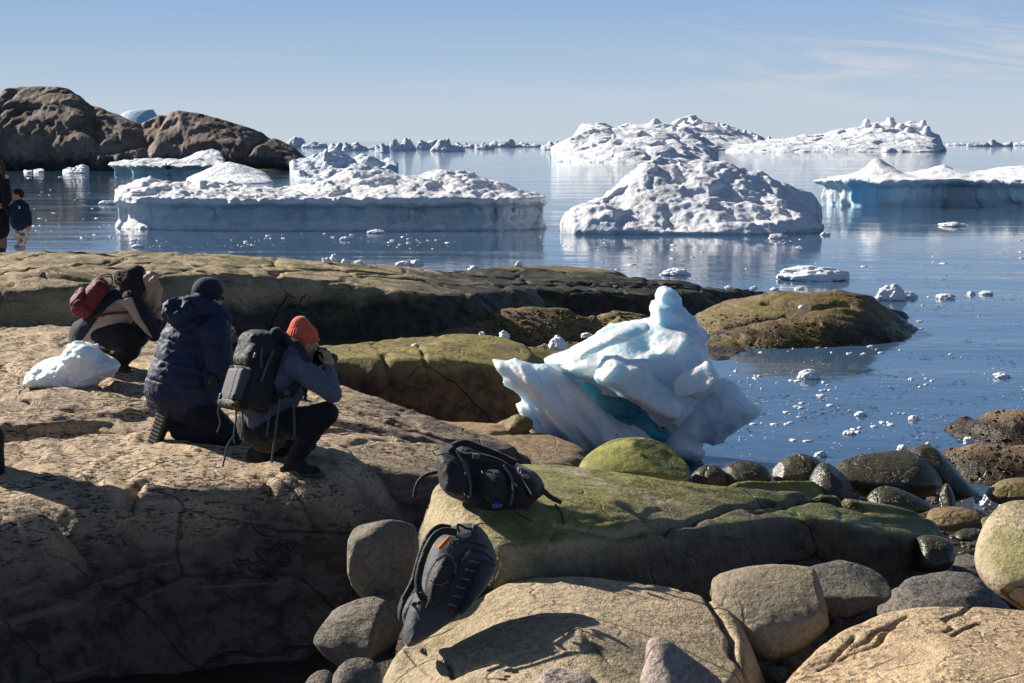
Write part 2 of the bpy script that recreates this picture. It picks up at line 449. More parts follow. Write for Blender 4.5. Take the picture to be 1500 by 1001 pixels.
def snow_mat(name, col=(.80, .82, .86), dirt=.12, blue=0.0, bluecol=(.30, .62, .72), green=None, zb=-99, zt=-99, sss=0.0, bs=1.0, rough=.55, amt=1.0, lump=1.0, holes=0.0):
    """snow/ice; below height zt the ice is clear blue-green glacier ice"""
    m, t, b = newmat(name)
    geo = t.new('ShaderNodeNewGeometry'); pos = geo.outputs['Position']; sx = t.new('ShaderNodeSeparateXYZ', {0: pos}); nz = t.new('ShaderNodeSeparateXYZ', {0: geo.outputs['Normal']}).outputs[2]
    big = t.noise(pos, .55*bs, 5, .6, .4); mid = t.noise(pos, 3.0*bs, 6, .65)
    c = t.mix(t.math('MULTIPLY', t.ss(mid, .48, .72), dirt*2.2), col, (.46, .47, .50))
    if holes: c = t.mix(t.math('MULTIPLY', t.ss(t.noise(pos, 2.0*bs, 6, .7), .58, .70), holes), c, (.22, .20, .19))
    c = t.mix(t.math('MULTIPLY', t.ss(big, .5, .7), blue), c, bluecol)
    if zt > -50:
        zz = t.math('ADD', sx.outputs[2], t.math('MULTIPLY', t.math('SUBTRACT', mid, .5), (zt-zb)*.9))
        g = green or bluecol
        vb = t.noise(t.mapping(pos, (1, 1, .35)), 1.1*bs, 5, .6, .5)
        gc = t.mix(t.ss(vb, .38, .62), g, (.55, .66, .71))
        gc = t.mix(t.math('MULTIPLY', t.ss(t.noise(t.mapping(pos, (1, 1, .3), loc=(4, 2, 0)), .6*bs, 4), .52, .66), .8), gc, bluecol)
        c = t.mix(t.math('MULTIPLY', t.math('MULTIPLY', t.ss(zz, zt, zb), t.ss(nz, .55, .1)), amt), c, gc)
    t.put(b.inputs['Base Color'], c); b.inputs['Roughness'].default_value = rough; b.inputs['Specular IOR Level'].default_value = .35
    if sss > 0:
        b.inputs['Subsurface Weight'].default_value = sss; b.inputs['Subsurface Radius'].default_value = (.10, .24, .34); b.inputs['Subsurface Scale'].default_value = 1.0
    h = t.math('ADD', t.math('MULTIPLY', mid, .12*lump/bs), t.math('MULTIPLY', t.noise(pos, 14*bs, 5, .7), .035*lump/bs))
    t.put(b.inputs['Normal'], t.new('ShaderNodeBump', {'Height': h, 'Strength': .8, 'Distance': 1.0}).outputs[0])
    return m
def cloth(name, col, rough=.85, weave=900, var=.25, sheen=.1, fold=14, fh=.006, spec=.25):
    m, t, b = newmat(name)
    pos = t.new('ShaderNodeNewGeometry').outputs['Position']
    n = t.noise(pos, 9, 5, .6); f = t.noise(pos, 160, 3, .7)
    c = t.mix(t.ss(n, .35, .7), col, tuple(x*(1-var) for x in col))
    c = t.mix(t.math('MULTIPLY', t.ss(f, .5, .7), .35), c, tuple(min(1, x*1.35+.004) for x in col))
    t.put(b.inputs['Base Color'], c); b.inputs['Roughness'].default_value = rough; b.inputs['Specular IOR Level'].default_value = spec
    b.inputs['Sheen Weight'].default_value = sheen
    fo = t.noise(t.mapping(pos, (1, 1, .8)), fold, 4, .6, 1.2)
    h = t.math('ADD', t.math('MULTIPLY', fo, fh*1.7), t.math('MULTIPLY', f, .0009))
    t.put(b.inputs['Normal'], t.new('ShaderNodeBump', {'Height': h, 'Strength': .8, 'Distance': 1.0}).outputs[0])
    return m
def plain(name, col, rough=.5, metal=0, spec=.5):
    m, t, b = newmat(name)
    pos = t.new('ShaderNodeNewGeometry').outputs['Position']
    c = t.mix(t.ss(t.noise(pos, 60, 3), .3, .7), col, tuple(x*.8 for x in col))
    t.put(b.inputs['Base Color'], c); b.inputs['Roughness'].default_value = rough; b.inputs['Metallic'].default_value = metal
    b.inputs['Specular IOR Level'].default_value = spec
    return m

TAN = rock_mat('tan_rock', (.53, .39, .24), (.42, .30, .18), wet=-9, moss=0, cracks=.7)
TAN_L = rock_mat('ledge_rock', (.54, .395, .25), (.40, .30, .20), wet=1.02, wetw=.42, wet_shade_col=(.15, .115, .095), speck=1.0, wetr=.75, vein=.7, cracks=.28, grn=.75)
RIDGE = rock_mat('ridge_rock', (.45, .34, .20), (.30, .235, .14), moss=.42, mosscol=(.17, .165, .06), wet=1.25, wetw=.35, wet_shade_col=(.055, .043, .026), strat=.6, wetr=.5, cracks=1, grn=.75)
ALGAE = rock_mat('algae_rock', (.25, .19, .085), (.19, .14, .07), moss=.85, mosscol=(.255, .215, .065), wet=.93, wetw=.20, wet_shade_col=(.115, .062, .027), strat=.4, speck=.25, wetr=.5, cracks=.7, grn=.7)
BROWN = rock_mat('brown_rock', (.25, .17, .08), (.17, .125, .065), moss=.55, mosscol=(.20, .155, .04), wet=.30, wetw=.25, wet_shade_col=(.06, .035, .018), strat=.5, speck=.3, gloss=.6, wetr=.35, grn=.6)
OLIVE = rock_mat('olive_rock', (.44, .355, .215), (.33, .27, .165), moss=.75, cracks=.8, grn=.8, mosscol=(.25, .24, .065), wet=1.18, wetw=.3, wet_shade_col=(.08, .055, .035), strat=.35, speck=.35)  # wet zone raised: damp low face, plus shade painted onto the slab's front
BOULD = rock_mat('boulder_rock', (.38, .315, .225), (.29, .245, .18), moss=.12, mosscol=(.22, .22, .10), wet=.75, wetw=.2, wet_shade_col=(.09, .065, .045), strat=.18, speck=.25)
GREEN = rock_mat('green_rock', (.33, .30, .10), (.25, .235, .09), moss=.8, mosscol=(.29, .285, .075), wet=.0, wetw=.15, strat=.15, speck=.15, grn=.6)
DARKR = rock_mat('dark_wet_rock', (.060, .050, .028), (.038, .032, .020), moss=.5, mosscol=(.075, .07, .025), wet=.15, wet_shade_col=(.03, .022, .016), strat=.3, gloss=.30, spec=.6, grn=.2)
GREY = rock_mat('grey_rock', (.225, .192, .15), (.155, .13, .105), wet=.5, wetw=.2, wet_shade_col=(.07, .05, .035), strat=.35)
PINK = rock_mat('pink_rock', (.42, .33, .28), (.33, .27, .23), strat=.3)
BED = rock_mat('shore_bed', (.085, .06, .04), (.05, .037, .026), moss=0, wet=.5, wet_shade_col=(.035, .024, .014), gloss=.5, strat=.3, scale=1.4)
ISL = rock_mat('island_rock', (.25, .195, .165), (.10, .078, .066), moss=.45, mosscol=(.12, .075, .028), wet=1.6, wetw=1.5, wet_shade_col=(.03, .027, .025), scale=.22, strat=.8, speck=0, bstr=2, vert=True)

SNOW = snow_mat('snow_ice', dirt=.10, bs=1.0)

# ------------------------------------------------------------------ sea
m, t, b = newmat('sea_water')
pos = t.new('ShaderNodeNewGeometry').outputs['Position']; sx = t.new('ShaderNodeSeparateXYZ', {0: pos})
b.inputs['Base Color'].default_value = (.045, .090, .155, 1); b.inputs['IOR'].default_value = 1.34; b.inputs['Roughness'].default_value = .03
b.inputs['Specular IOR Level'].default_value = .5
n1 = t.noise(t.mapping(pos, (.9, 1.6, 1), (0, 0, radians(14))), 1.7, 4, .55, .4)
n2 = t.noise(t.mapping(pos, (.25, .8, 1), (0, 0, radians(-8))), .5, 3, .5, .3)
calm = t.ss(t.noise(t.mapping(pos, (.02, .10, 1), (0, 0, radians(5))), 1.0, 4, .55, .6), .38, .62, .25, 1.0)
far = t.ss(sx.outputs[1], 20, 200, 1.0, 1.9)
h = t.math('ADD', t.math('MULTIPLY', n1, .011), t.math('MULTIPLY', n2, .028))
h = t.math('MULTIPLY', t.math('MULTIPLY', h, calm), far)
t.put(b.inputs['Normal'], t.new('ShaderNodeBump', {'Height': h, 'Strength': 1.0, 'Distance': 1.0}).outputs[0])
SEA = m
xs = [-20000, -3000, -600, -120, -30, -8, 0, 8, 30, 120, 600, 3000, 20000]; ys = [-40, 5, 12, 20, 30, 45, 70, 120, 250, 600, 1500, 5000, 30000]
V = [(x, y, 0) for y in ys for x in xs]; n = len(xs)
Fc = [(j*n+i, j*n+i+1, (j+1)*n+i+1, (j+1)*n+i) for j in range(len(ys)-1) for i in range(n-1)]
o = mkmesh('sea', V, Fc, SEA, smooth=False, base=np.zeros(3)); tag(o, kind='structure')

# ------------------------------------------------------------------ shore bed (under and between the rocks)
bp_ = [(-200, 450, .9), (0, 470, .95), (300, 485, .8), (560, 497, .62), (700, 500, .38), (850, 500, .26), (960, 492, .12), (1015, 480, -.12), (1040, 530, -.2),
       (930, 560, -.12), (800, 595, .02), (720, 600, .2), (600, 612, .32), (760, 650, .32), (840, 672, .2), (900, 690, .1), (1000, 700, -.08), (1120, 690, -.22), (1200, 700, -.05), (1290, 720, .08),
       (1400, 700, -.1), (1600, 700, -.1), (1380, 760, .02), (1480, 780, .02), (1260, 820, .1), (1300, 860, .25), (1150, 900, .55), (1130, 990, .6),
       (500, 990, .34), (300, 1000, .2), (0, 1000, .5), (900, 1100, .6), (1500, 1000, .5), (600, 850, .4), (-300, 1000, .5), (1300, 600, -.8), (1600, 560, -.9), (1150, 560, -.6),
       (500, 380, -.5), (800, 395, -.4), (1000, 415, -.1), (1150, 440, -.5), (1400, 440, -1.2), (-300, 380, -.4), (0, 350, -.6), (400, 350, -.8), (800, 372, -.8), (1100, 400, -.9)]
pw = toworld(bp_)
X, Y = np.meshgrid(np.arange(-14, 14, .1), np.arange(3.5, 46, .1))
Z = rbf(pw, X, Y, .01)
Z = Z+.10*fbm(X, Y, 0*X, .9, 4, seed=5)
o = heightmesh('shore_bed', X, Y, Z, Z > -1.2, lambda X, Y, Z, nz: .05*fbm(X, Y, Z, 4, 3, seed=8), BED); tag(o, kind='structure')

# ------------------------------------------------------------------ bedrock
D0 = rock_disp
# far ridge
o = mass('rock_ridge', [
    dict(out=[(-260, 380, 1.8), (0, 371, 1.88), (150, 368, 1.86), (260, 372, 1.78), (400, 378, 1.66), (520, 385, 1.5), (600, 392, 1.32), (650, 400, 1.15), (740, 412, 1.0), (800, 424, .9),
              (740, 436, .95), (683, 436, 1.08), (600, 430, 1.25), (500, 417, 1.42), (400, 412, 1.55), (250, 410, 1.7), (160, 424, 1.7), (0, 432, 1.72), (-260, 440, 1.75)],
         ext=[(80, 395, 1.93), (330, 392, 1.78)], a=.34, k=2.6, ins=.5, warp=.25, wsc=.6, seed=3,
         groove=[([(390, 382, 1.65), (430, 392, 1.6), (480, 397, 1.5), (600, 405, 1.3)], .05, .16), ([(140, 390, 1.85), (260, 388, 1.78), (330, 390, 1.72), (410, 398, 1.6), (470, 398, 1.55)], .05, .14),
                 ([(160, 399, 1.8), (230, 403, 1.72), (300, 408, 1.66)], .05, .12), ([(0, 405, 1.86), (90, 392, 1.9), (160, 383, 1.88)], .035, .08), ([(410, 398, 1.6), (400, 414, 1.5)], .05, .2)]),
    dict(out=[(-260, 455, 1.25), (200, 440, 1.25), (420, 438, 1.1), (560, 440, 1.0), (650, 446, .85), (720, 444, .8), (650, 462, .75), (560, 470, .75), (420, 462, .9), (200, 470, 1.0), (-260, 480, 1.1)],
         a=.22, k=3.2, warp=.25, seed=11, groove=[([(480, 440, 1.0), (485, 500, .7)], .07, .2), ([(525, 440, 1.0), (540, 490, .7)], .06, .15), ([(405, 440, 1.1), (410, 480, .9)], .05, .15)]),
    dict(out=[(640, 395, 1.0), (760, 392, .95), (860, 400, .85), (1000, 412, .62), (1090, 424, .32), (1140, 428, .12), (1060, 434, .3), (960, 436, .52), (840, 428, .72), (740, 428, .8), (660, 420, 1.0)],
         a=.26, k=1.8, warp=.25, seed=21, groove=[([(700, 405, .95), (850, 414, .8), (1000, 420, .55)], .06, .14), ([(760, 418, .85), (900, 420, .7), (1050, 428, .4)], .05, .12)]),
    dict(out=[(640, 445, .68), (780, 432, .66), (900, 434, .55), (1000, 436, .42), (1060, 440, .25), (960, 446, .35), (840, 446, .5), (720, 455, .55)], a=.2, k=1.8, seed=25),
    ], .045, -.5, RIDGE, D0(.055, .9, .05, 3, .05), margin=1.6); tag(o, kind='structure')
# low rock by the water beyond the ridge end
o = mass('rock_shelf', [dict(out=[(690, 393, .55), (800, 388, .5), (900, 396, .4), (925, 402, .3), (820, 404, .5), (700, 402, .6)], a=.25, k=1.2, seed=5)], .06, -.4, BROWN, D0(.05, 1, .03, 5, 0.0120)); tag(o, kind='structure')
# dome and low rocks between
o = mass('rock_knoll', [
    dict(out=[(722, 452, .85), (760, 445, .9), (830, 447, .88), (872, 455, .8), (868, 470, .6), (850, 488, .45), (780, 488, .5), (735, 478, .6)], a=.26, k=1.1, warp=.2, wsc=1.4, seed=31),
    dict(out=[(600, 500, .55), (660, 482, .65), (720, 455, .8), (740, 470, .6), (700, 492, .5), (640, 505, .5)], a=.2, k=.9, seed=33),
    dict(out=[(850, 455, .75), (900, 450, .7), (960, 462, .5), (940, 478, .4), (880, 480, .45), (850, 470, .55)], a=.3, k=1.0, seed=35),
    dict(out=[(886, 470, .62), (905, 460, .66), (940, 462, .6), (955, 475, .5), (930, 482, .45), (893, 482, .45)], a=.18, k=1.4, seed=37),
    dict(out=[(780, 505, .45), (860, 498, .4), (960, 500, .28), (930, 520, .22), (840, 530, .3), (790, 522, .4)], a=.2, k=.8, seed=38),
    ], .035, -.3, BROWN, D0(.05, 1.4, .03, 13, 0.0090)); tag(o, kind='structure')
# weedy islet on the right of the ridge
o = mass('rock_islet', [
    dict(out=[(1020, 455, .35), (1075, 436, .62), (1140, 425, .82), (1230, 424, .85), (1275, 432, .7), (1290, 445, .5), (1260, 462, .45), (1190, 476, .35), (1100, 490, .22), (1050, 485, .18)], a=.38, k=.85, ins=.5, warp=.3, wsc=.9, seed=41,
         groove=[([(1120, 445, .6), (1190, 438, .75), (1240, 436, .75)], .06, .12), ([(1070, 460, .5), (1150, 452, .6), (1200, 455, .6)], .07, .1)]),
    dict(out=[(1250, 445, .4), (1300, 450, .25), (1335, 458, .08), (1300, 464, .1), (1250, 462, .25)], a=.2, k=.8, seed=43),
    dict(out=[(1030, 500, .03), (1070, 492, .1), (1080, 515, .03), (1050, 530, .0), (1030, 522, .0)], a=.12, k=.5, seed=44),
    ], .035, -.4, BROWN, lambda X, Y, Z, nz: D0(.05, 1.2, .03, 17, 0.0120)(X, Y, Z, nz)+.015*fbm(X, Y, Z, 6, 3, seed=2)*sstep(Z, .5, .1)); tag(o, kind='structure')
# middle rock with the algae top and brown face
o = mass('rock_bench', [
    dict(out=[(440, 508, 1.1), (520, 500, 1.12), (600, 492, 1.13), (660, 489, 1.13), (730, 492, 1.12), (770, 503, 1.06), (790, 520, .98), (770, 540, .95), (720, 533, 1.0), (650, 528, 1.06), (560, 528, 1.08), (480, 528, 1.08), (430, 530, 1.1)],
         a=.30, k=3.0, ins=.35, warp=.12, seed=51, ext=[(640, 500, 1.17), (600, 510, 1.05)],
         groove=[([(560, 520, 1.1), (575, 560, .9), (580, 600, .6)], .035, .05), ([(530, 540, 1), (532, 600, .6)], .045, .09), ([(610, 505, 1.1), (632, 560, .9), (640, 590, .6)], .02, .04)]),
    dict(out=[(690, 500, 1.0), (760, 503, .98), (840, 512, .85), (870, 530, .6), (800, 545, .7), (740, 528, .9)], a=.22, k=1.6, seed=53),
    dict(out=[(470, 575, .9), (500, 562, .95), (527, 570, .9), (535, 600, .7), (500, 610, .7), (470, 600, .8)], a=.15, k=3, seed=54),
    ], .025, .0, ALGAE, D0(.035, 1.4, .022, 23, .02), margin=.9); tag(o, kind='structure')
# pool on the bench, one on the ridge: thin sheets of water
def pool(name, pts, z, ic=False):
    w3 = np.array([Pz(a, b, z) for a, b in pts]); p = smooth_poly(w3[:, :2], 2)
    ang = np.arange(len(p)); c = p.mean(0)
    p = c+(p-c)*(1+.12*np.sin(ang*2.3)+.08*np.sin(ang*5.1))[:, None]
    n = len(p); V = [(c[0], c[1], z)]+[(a, b_, z) for a, b_ in p]
    return tag(mkmesh(name, V, [(0, 1+i, 1+(i+1) % n) for i in range(n)], SEA, smooth=False), kind='structure')
# low brown slabs in front of the bench
o = mass('rock_flat', [
    dict(out=[(540, 612, .55), (600, 604, .55), (660, 618, .5), (760, 622, .45), (700, 632, .5), (600, 630, .6)], a=.15, k=1, seed=61),
    dict(out=[(620, 632, .55), (700, 622, .55), (790, 628, .5), (850, 650, .42), (865, 672, .36), (800, 688, .5), (700, 672, .6), (640, 660, .6)], a=.25, k=1.1, seed=63,
         groove=[([(650, 628, .55), (720, 634, .55), (790, 630, .5)], .05, .1)]),
    dict(out=[(720, 618, .45), (750, 606, .48), (775, 612, .45), (785, 628, .4), (740, 630, .4)], a=.16, k=1.4, seed=64),
    ], .025, .0, rock_mat('ochre_rock', (.34, .235, .13), (.24, .185, .12), moss=.2, mosscol=(.30, .17, .05), wet=.35, wetw=.1, wet_shade_col=(.10, .06, .03), strat=.35, speck=.3, gloss=.65), D0(.03, 1.6, .015, 33, 0.0060), margin=.6); tag(o, kind='structure')

# ledge with the photographers
o = mass('rock_ledge', [
    # back sheet
    dict(out=[(-260, 478, 1.3), (60, 478, 1.32), (220, 482, 1.3), (350, 520, 1.28), (500, 562, 1.2), (600, 600, 1.02), (700, 634, .86), (785, 664, .72), (720, 672, .75), (620, 650, .98), (520, 620, 1.14), (400, 620, 1.22), (200, 640, 1.22), (-260, 640, 1.2)],
         ext=[(100, 560, 1.32), (300, 600, 1.26)], a=.22, k=1.6, warp=.12, seed=71,
         groove=[([(380, 560, 1.25), (480, 590, 1.18), (560, 618, 1.08), (650, 645, .92), (700, 660, .8)], .05, .07), ([(420, 570, 1.25), (500, 596, 1.16), (600, 626, 1.0)], .035, .05),
                 ([(0, 500, 1.3), (100, 515, 1.3), (230, 548, 1.3)], .05, .06), ([(0, 540, 1.3), (60, 560, 1.3), (140, 560, 1.3), (230, 600, 1.28)], .06, .09)]),
    # lobe left
    dict(out=[(-260, 600, 1.36), (0, 585, 1.40), (80, 568, 1.42), (170, 580, 1.38), (225, 588, 1.34), (220, 602, 1.31), (150, 608, 1.34), (60, 618, 1.37), (0, 628, 1.36), (-260, 650, 1.32)], a=.12, k=1.3, warp=.1, seed=73,
         groove=[([(40, 590, 1.38), (80, 600, 1.37), (160, 612, 1.3), (200, 634, 1.22)], .03, .07), ([(100, 575, 1.38), (170, 590, 1.34), (225, 596, 1.3)], .025, .06)]),
    # main near sheet
    dict(out=[(-260, 665, 1.27), (0, 652, 1.30), (120, 643, 1.33), (230, 632, 1.33), (360, 636, 1.32), (480, 650, 1.28), (520, 668, 1.26), (500, 690, 1.27), (490, 702, 1.28), (430, 704, 1.31), (370, 703, 1.32), (290, 708, 1.32), (205, 716, 1.31), (120, 748, 1.26), (50, 735, 1.29), (-100, 745, 1.28), (-300, 760, 1.25)],
         a=.20, k=1.5, ins=.30, warp=.10, seed=75, ext=[(280, 660, 1.36), (100, 680, 1.34)],
         groove=[([(215, 710, 1.32), (205, 735, 1.2), (192, 790, 1.0)], .03, .12), ([(378, 698, 1.32), (392, 720, 1.22), (396, 770, 1.0)], .025, .12), ([(400, 700, 1.3), (455, 745, 1.15), (500, 790, .9)], .02, .05),
                 ([(25, 652, 1.3), (36, 675, 1.3), (15, 690, 1.3)], .012, .03), ([(20, 722, 1.3), (60, 718, 1.3), (90, 718, 1.3)], .02, .05)]),
    # right lobe behind the dark gap
    dict(out=[(430, 640, 1.22), (520, 630, 1.18), (620, 648, 1.02), (700, 668, .9), (690, 690, .92), (640, 706, .98), (600, 702, 1.05), (540, 690, 1.12), (490, 676, 1.2)], a=.16, k=2.2, warp=.08, seed=77,
         groove=[([(545, 660, 1.1), (600, 672, 1.05), (640, 690, 1.0)], .025, .05)]),
    # left foreground hump
    dict(out=[(-300, 720, 1.42), (-60, 712, 1.45), (20, 722, 1.42), (62, 752, 1.33), (72, 785, 1.2), (40, 815, 1.12), (-60, 830, 1.15), (-300, 840, 1.2)], a=.16, k=1.6, warp=.06, seed=79),
    ], .024, -.1, TAN_L, D0(.026, 1.0, .042, 43, .018), margin=1.5, blend=.03); tag(o, kind='structure')

# long slab on the right
o = mass('rock_slab', [
    dict(out=[(640, 708, 1.42), (690, 690, 1.5), (770, 676, 1.42), (900, 690, 1.33), (1000, 704, 1.24), (1120, 716, 1.1), (1230, 722, 1.02), (1325, 738, .90), (1372, 758, .80),
              (1385, 782, .68), (1368, 798, .68), (1300, 790, .78), (1225, 768, .93), (1150, 764, 1.0), (1060, 778, 1.09), (980, 790, 1.16), (900, 800, 1.22), (800, 806, 1.30), (735, 800, 1.38), (672, 770, 1.42), (638, 735, 1.42)],
         ext=[(760, 720, 1.56), (900, 730, 1.40)], a=.15, k=5, ins=.4, warp=.06, seed=81,
         groove=[([(820, 742, 1.5), (900, 765, 1.35), (960, 776, 1.22), (1010, 772, 1.15), (1060, 752, 1.1), (1130, 738, 1.05)], .022, .07), ([(1100, 785, .9), (1190, 770, .8), (1260, 770, .8)], .04, .06), ([(1210, 722, 1.0), (1250, 742, .95)], .03, .08)]),
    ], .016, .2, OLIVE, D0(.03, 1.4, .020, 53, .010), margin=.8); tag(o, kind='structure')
o = mass('rock_rib', [dict(out=[(1010, 705, .95), (1080, 694, .98), (1190, 695, .9), (1215, 708, .8), (1150, 716, .85), (1050, 712, .9)], a=.2, k=2.2, seed=83)], .025, -.1, GREEN, D0(.02, 1.5, .01, 3, 0.0030)); tag(o, kind='structure')
BOULD = rock_mat('boulder_rock', (.50, .39, .25), (.39, .31, .205), moss=.12, mosscol=(.22, .22, .10), wet=.75, wetw=.2, wet_shade_col=(.09, .065, .045), strat=.12, speck=.3, cracks=.5, grn=.75)
o = mass('boulder', [
    dict(out=[(742, 840, 1.18), (830, 833, 1.21), (930, 843, 1.19), (1010, 856, 1.16), (1072, 880, 1.10), (1108, 930, 1.0), (1108, 985, .94), (1060, 1060, .92), (860, 1110, .92), (650, 1090, .86), (565, 1010, .86), (556, 965, .93), (600, 924, 1.02), (680, 876, 1.12)],
         ext=[(850, 920, 1.22), (720, 930, 1.10)], a=.17, k=4, ins=.6, warp=.05, seed=85,
         groove=[([(620, 935, 1.05), (655, 965, 1.0), (665, 1000, .95)], .012, .05), ([(595, 945, 1.0), (625, 975, .98), (640, 1000, .92)], .010, .03), ([(665, 1000, .95), (720, 985, 1.0), (800, 965, 1.08), (860, 962, 1.12)], .008, .025), ([(850, 925, 1.2), (890, 960, 1.15), (940, 985, 1.1)], .006, .018),
                 ([(1030, 862, 1.15), (1045, 890, 1.1), (1070, 925, 1.05), (1075, 960, 1.0), (1095, 985, .95)], .016, .07), ([(1010, 855, 1.16), (1000, 862, 1.16)], .012, .04)]),
    ], .0125, .3, BOULD, D0(.028, 1.3, .004, 87, .004), margin=.4); tag(o, 'huge smooth tan boulder in the centre foreground below the grey backpack', 'boulder')
# right foreground sheet
o = mass('rock_foreground', [
    dict(out=[(1178, 960, .98), (1225, 915, 1.08), (1290, 890, 1.12), (1380, 880, 1.15), (1500, 890, 1.12), (1700, 900, 1.1), (1800, 1150, 1.05), (1450, 1200, 1.1), (1200, 1150, 1.0), (1120, 1040, .9)],
         ext=[(1400, 980, 1.2)], a=.16, k=1.8, warp=.06, seed=91,
         groove=[([(1382, 905, 1.15), (1405, 898, 1.15), (1430, 886, 1.14)], .010, .05), ([(1382, 905, 1.15), (1396, 914, 1.15), (1385, 924, 1.15)], .009, .045), ([(1398, 928, 1.16), (1415, 918, 1.15), (1432, 911, 1.15)], .009, .04),
                 ([(1180, 985, .95), (1240, 955, 1.05), (1330, 905, 1.12)], .012, .03), ([(1200, 990, .97), (1280, 940, 1.1), (1310, 915, 1.12)], .014, .04), ([(1160, 1000, .9), (1220, 960, 1.05), (1250, 930, 1.08)], .014, .04)]),
    ], .014, .3, TAN, D0(.018, 1.5, .008, 63, 0.0030), margin=.6); tag(o, kind='structure')
# low wet rocks in the gully on the right
o = mass('rock_gully', [
    dict(out=[(1320, 850, .72), (1380, 832, .75), (1440, 840, .7), (1450, 870, .68), (1400, 890, .7), (1320, 880, .7)], a=.12, k=1.2, seed=93),
    dict(out=[(1395, 820, .4), (1440, 800, .4), (1450, 830, .4), (1400, 840, .4)], a=.1, k=1, seed=94),
    dict(out=[(1340, 752, .2), (1390, 742, .22), (1440, 748, .18), (1430, 766, .1), (1370, 768, .12)], a=.1, k=1, seed=95),
    ], .02, -.1, rock_mat('gully_rock', (.17, .15, .13), (.10, .085, .07), wet=.3, wet_shade_col=(.08, .05, .03), gloss=.6), D0(.03, 2, .02, 73, 0.0060)); tag(o, kind='structure')
# tidal rocks at the right edge of the water
o = mass('rock_skerry', [
    dict(out=[(1385, 655, .26), (1430, 645, .38), (1520, 646, .38), (1640, 662, .3), (1600, 686, .2), (1500, 694, .14), (1420, 684, .16), (1388, 668, .2)], a=.25, k=1.0, seed=96),
    dict(out=[(1280, 668, .2), (1330, 655, .3), (1370, 655, .3), (1360, 668, .25), (1300, 676, .2)], a=.12, k=1, seed=97),
    dict(out=[(1410, 600, .25), (1450, 594, .4), (1520, 590, .5), (1600, 600, .4), (1520, 620, .25), (1440, 622, .1)], a=.2, k=1, seed=98),
    dict(out=[(1405, 625, .12), (1450, 618, .18), (1500, 625, .2), (1470, 634, .08), (1420, 634, .05)], a=.12, k=1, seed=99),
    ], .03, -.3, rock_mat('skerry_rock', (.27, .185, .105), (.19, .13, .075), wet=.26, wetw=.2, wet_shade_col=(.05, .033, .02), gloss=.55, strat=.3, grn=.5), D0(.03, 1.6, .015, 83, 0.0060)); tag(o, kind='structure')

def puddle(name, pts, zoff, src):
    """thin water sheet lying in a hollow"""
    return pool(name, pts, zoff)

# ------------------------------------------------------------------ icebergs
def XY(px, D, z=0.0):
    py = 300.0
    for _ in range(12):   # find the row that shows height z at distance D
        w_ = P(px, py, D); py += (w_[2]-z)*F/D
    return P(px, py, D)
def berg(name, foot, ctrl, hs, mat, zl=None, inset=0.0, ledge=.25, seed=1, amp=.3, sc=.5, amp2=.08, sc2=2, a=.5, k=1.5, mode=2, zb=-.25, warp=.4, cap=None, wf=0.0, wsc=1.0, flute=0.0, notch=.0, vert=1.0, lip=.0, towers=(), insc=.35):
    """foot: (px, D) outline of the widest part; ctrl: (px, py, D) points of the top surface"""
    po = np.array([XY(p_[0], p_[1], zl or 0)[:2] for p_ in foot])
    pc = np.array([P(*c) for c in ctrl])
    edgez = (zl+lip if zl is not None else 0.15)
    pe = np.column_stack([po, np.full(len(po), edgez)])
    ps = smooth_poly(po, 2)
    zmax = pc[:, 2].max()+amp*1.3
    mg = warp*1.4+amp2*2+.3; lo = [po[:, 0].min()-mg, po[:, 1].min()-mg, zb]; hi = [po[:, 0].max()+mg, po[:, 1].max()+mg, zmax+.2]
    def fn(X, Y, Z):
        x, y = X[:, :, 0], Y[:, :, 0]; z = Z[0, 0, :]
        top = rbf(np.vstack([pc, pe]), x, y, .0)
        xw = x+warp*fbm(x, y, 0*x, .6/warp if warp > 1 else .7, 3, seed=seed); yw = y+warp*fbm(x, y, 0*x+9, .6/warp if warp > 1 else .7, 3, seed=seed+3)
        if zl is not None: xw = xw+.16*fbm(x, y, 0*x, 2.2, 3, seed=seed+5); yw = yw+.22*fbm(x, y, 0*x+3, 2.2, 3, seed=seed+6)
        d = polyd(xw, yw, ps)
        q = np.maximum(0, a*.6-d)
        top = np.minimum(top, zmax)-k*(np.sqrt(q*q+a*a)-a)*.6
        lump = amp*fbm(x, y, 0*x+seed, sc, 5, .55, seed, mode)
        if wf:
            f1, f2, c = worley(x*wsc+.3*fbm(x, y, 0*x, wsc, 2, seed=seed+1), y*wsc, 0*x+seed, seed)
            lump = lump+wf*(c-.4)*(1-f1)*1.3
        top = top+lump*sstep(d, 0, a)
        A = (Z-top[:, :, None])/vert
        if zl is not None:
            ins = inset*sstep(z, zl-.02, zl-ledge)+notch*sstep(z, .35*zl, .0)
            s_ = ins[None, None, :]*(.35+1.5*np.clip(.5+1.6*fbm(x, y, 0*x+2, insc, 3, .5, seed+51), 0, 1.3))[:, :, None]-d[:, :, None]
        else:
            s_ = -d[:, :, None]+0*Z
        o_ = -smin(-A, -s_, -.0001) if False else np.maximum(A, s_)
        for tx, ty, tD, tr in towers:
            c_ = P(tx, ty, tD); r_ = tr/F*tD
            o_ = smin(o_, rcone(X, Y, Z, (c_[0], c_[1], 0), (c_[0], c_[1], c_[2]-r_*.8), r_*2.3, r_*.75)*.9, r_*.7)
        n3 = amp2*fbm(X, Y, Z, sc2, 4, .55, seed+11, 0)
        if zl is not None: n3 = n3*1.6
        o_ = o_+n3
        if flute and zl is not None:
            o_ = o_+flute*(fbm(X, Y, Z*.25, 1.3, 3, .5, seed+31, 0))*(Z < zl)
        return o_
    return volume(name, lo, hi, hs, fn, mat, relax=1)

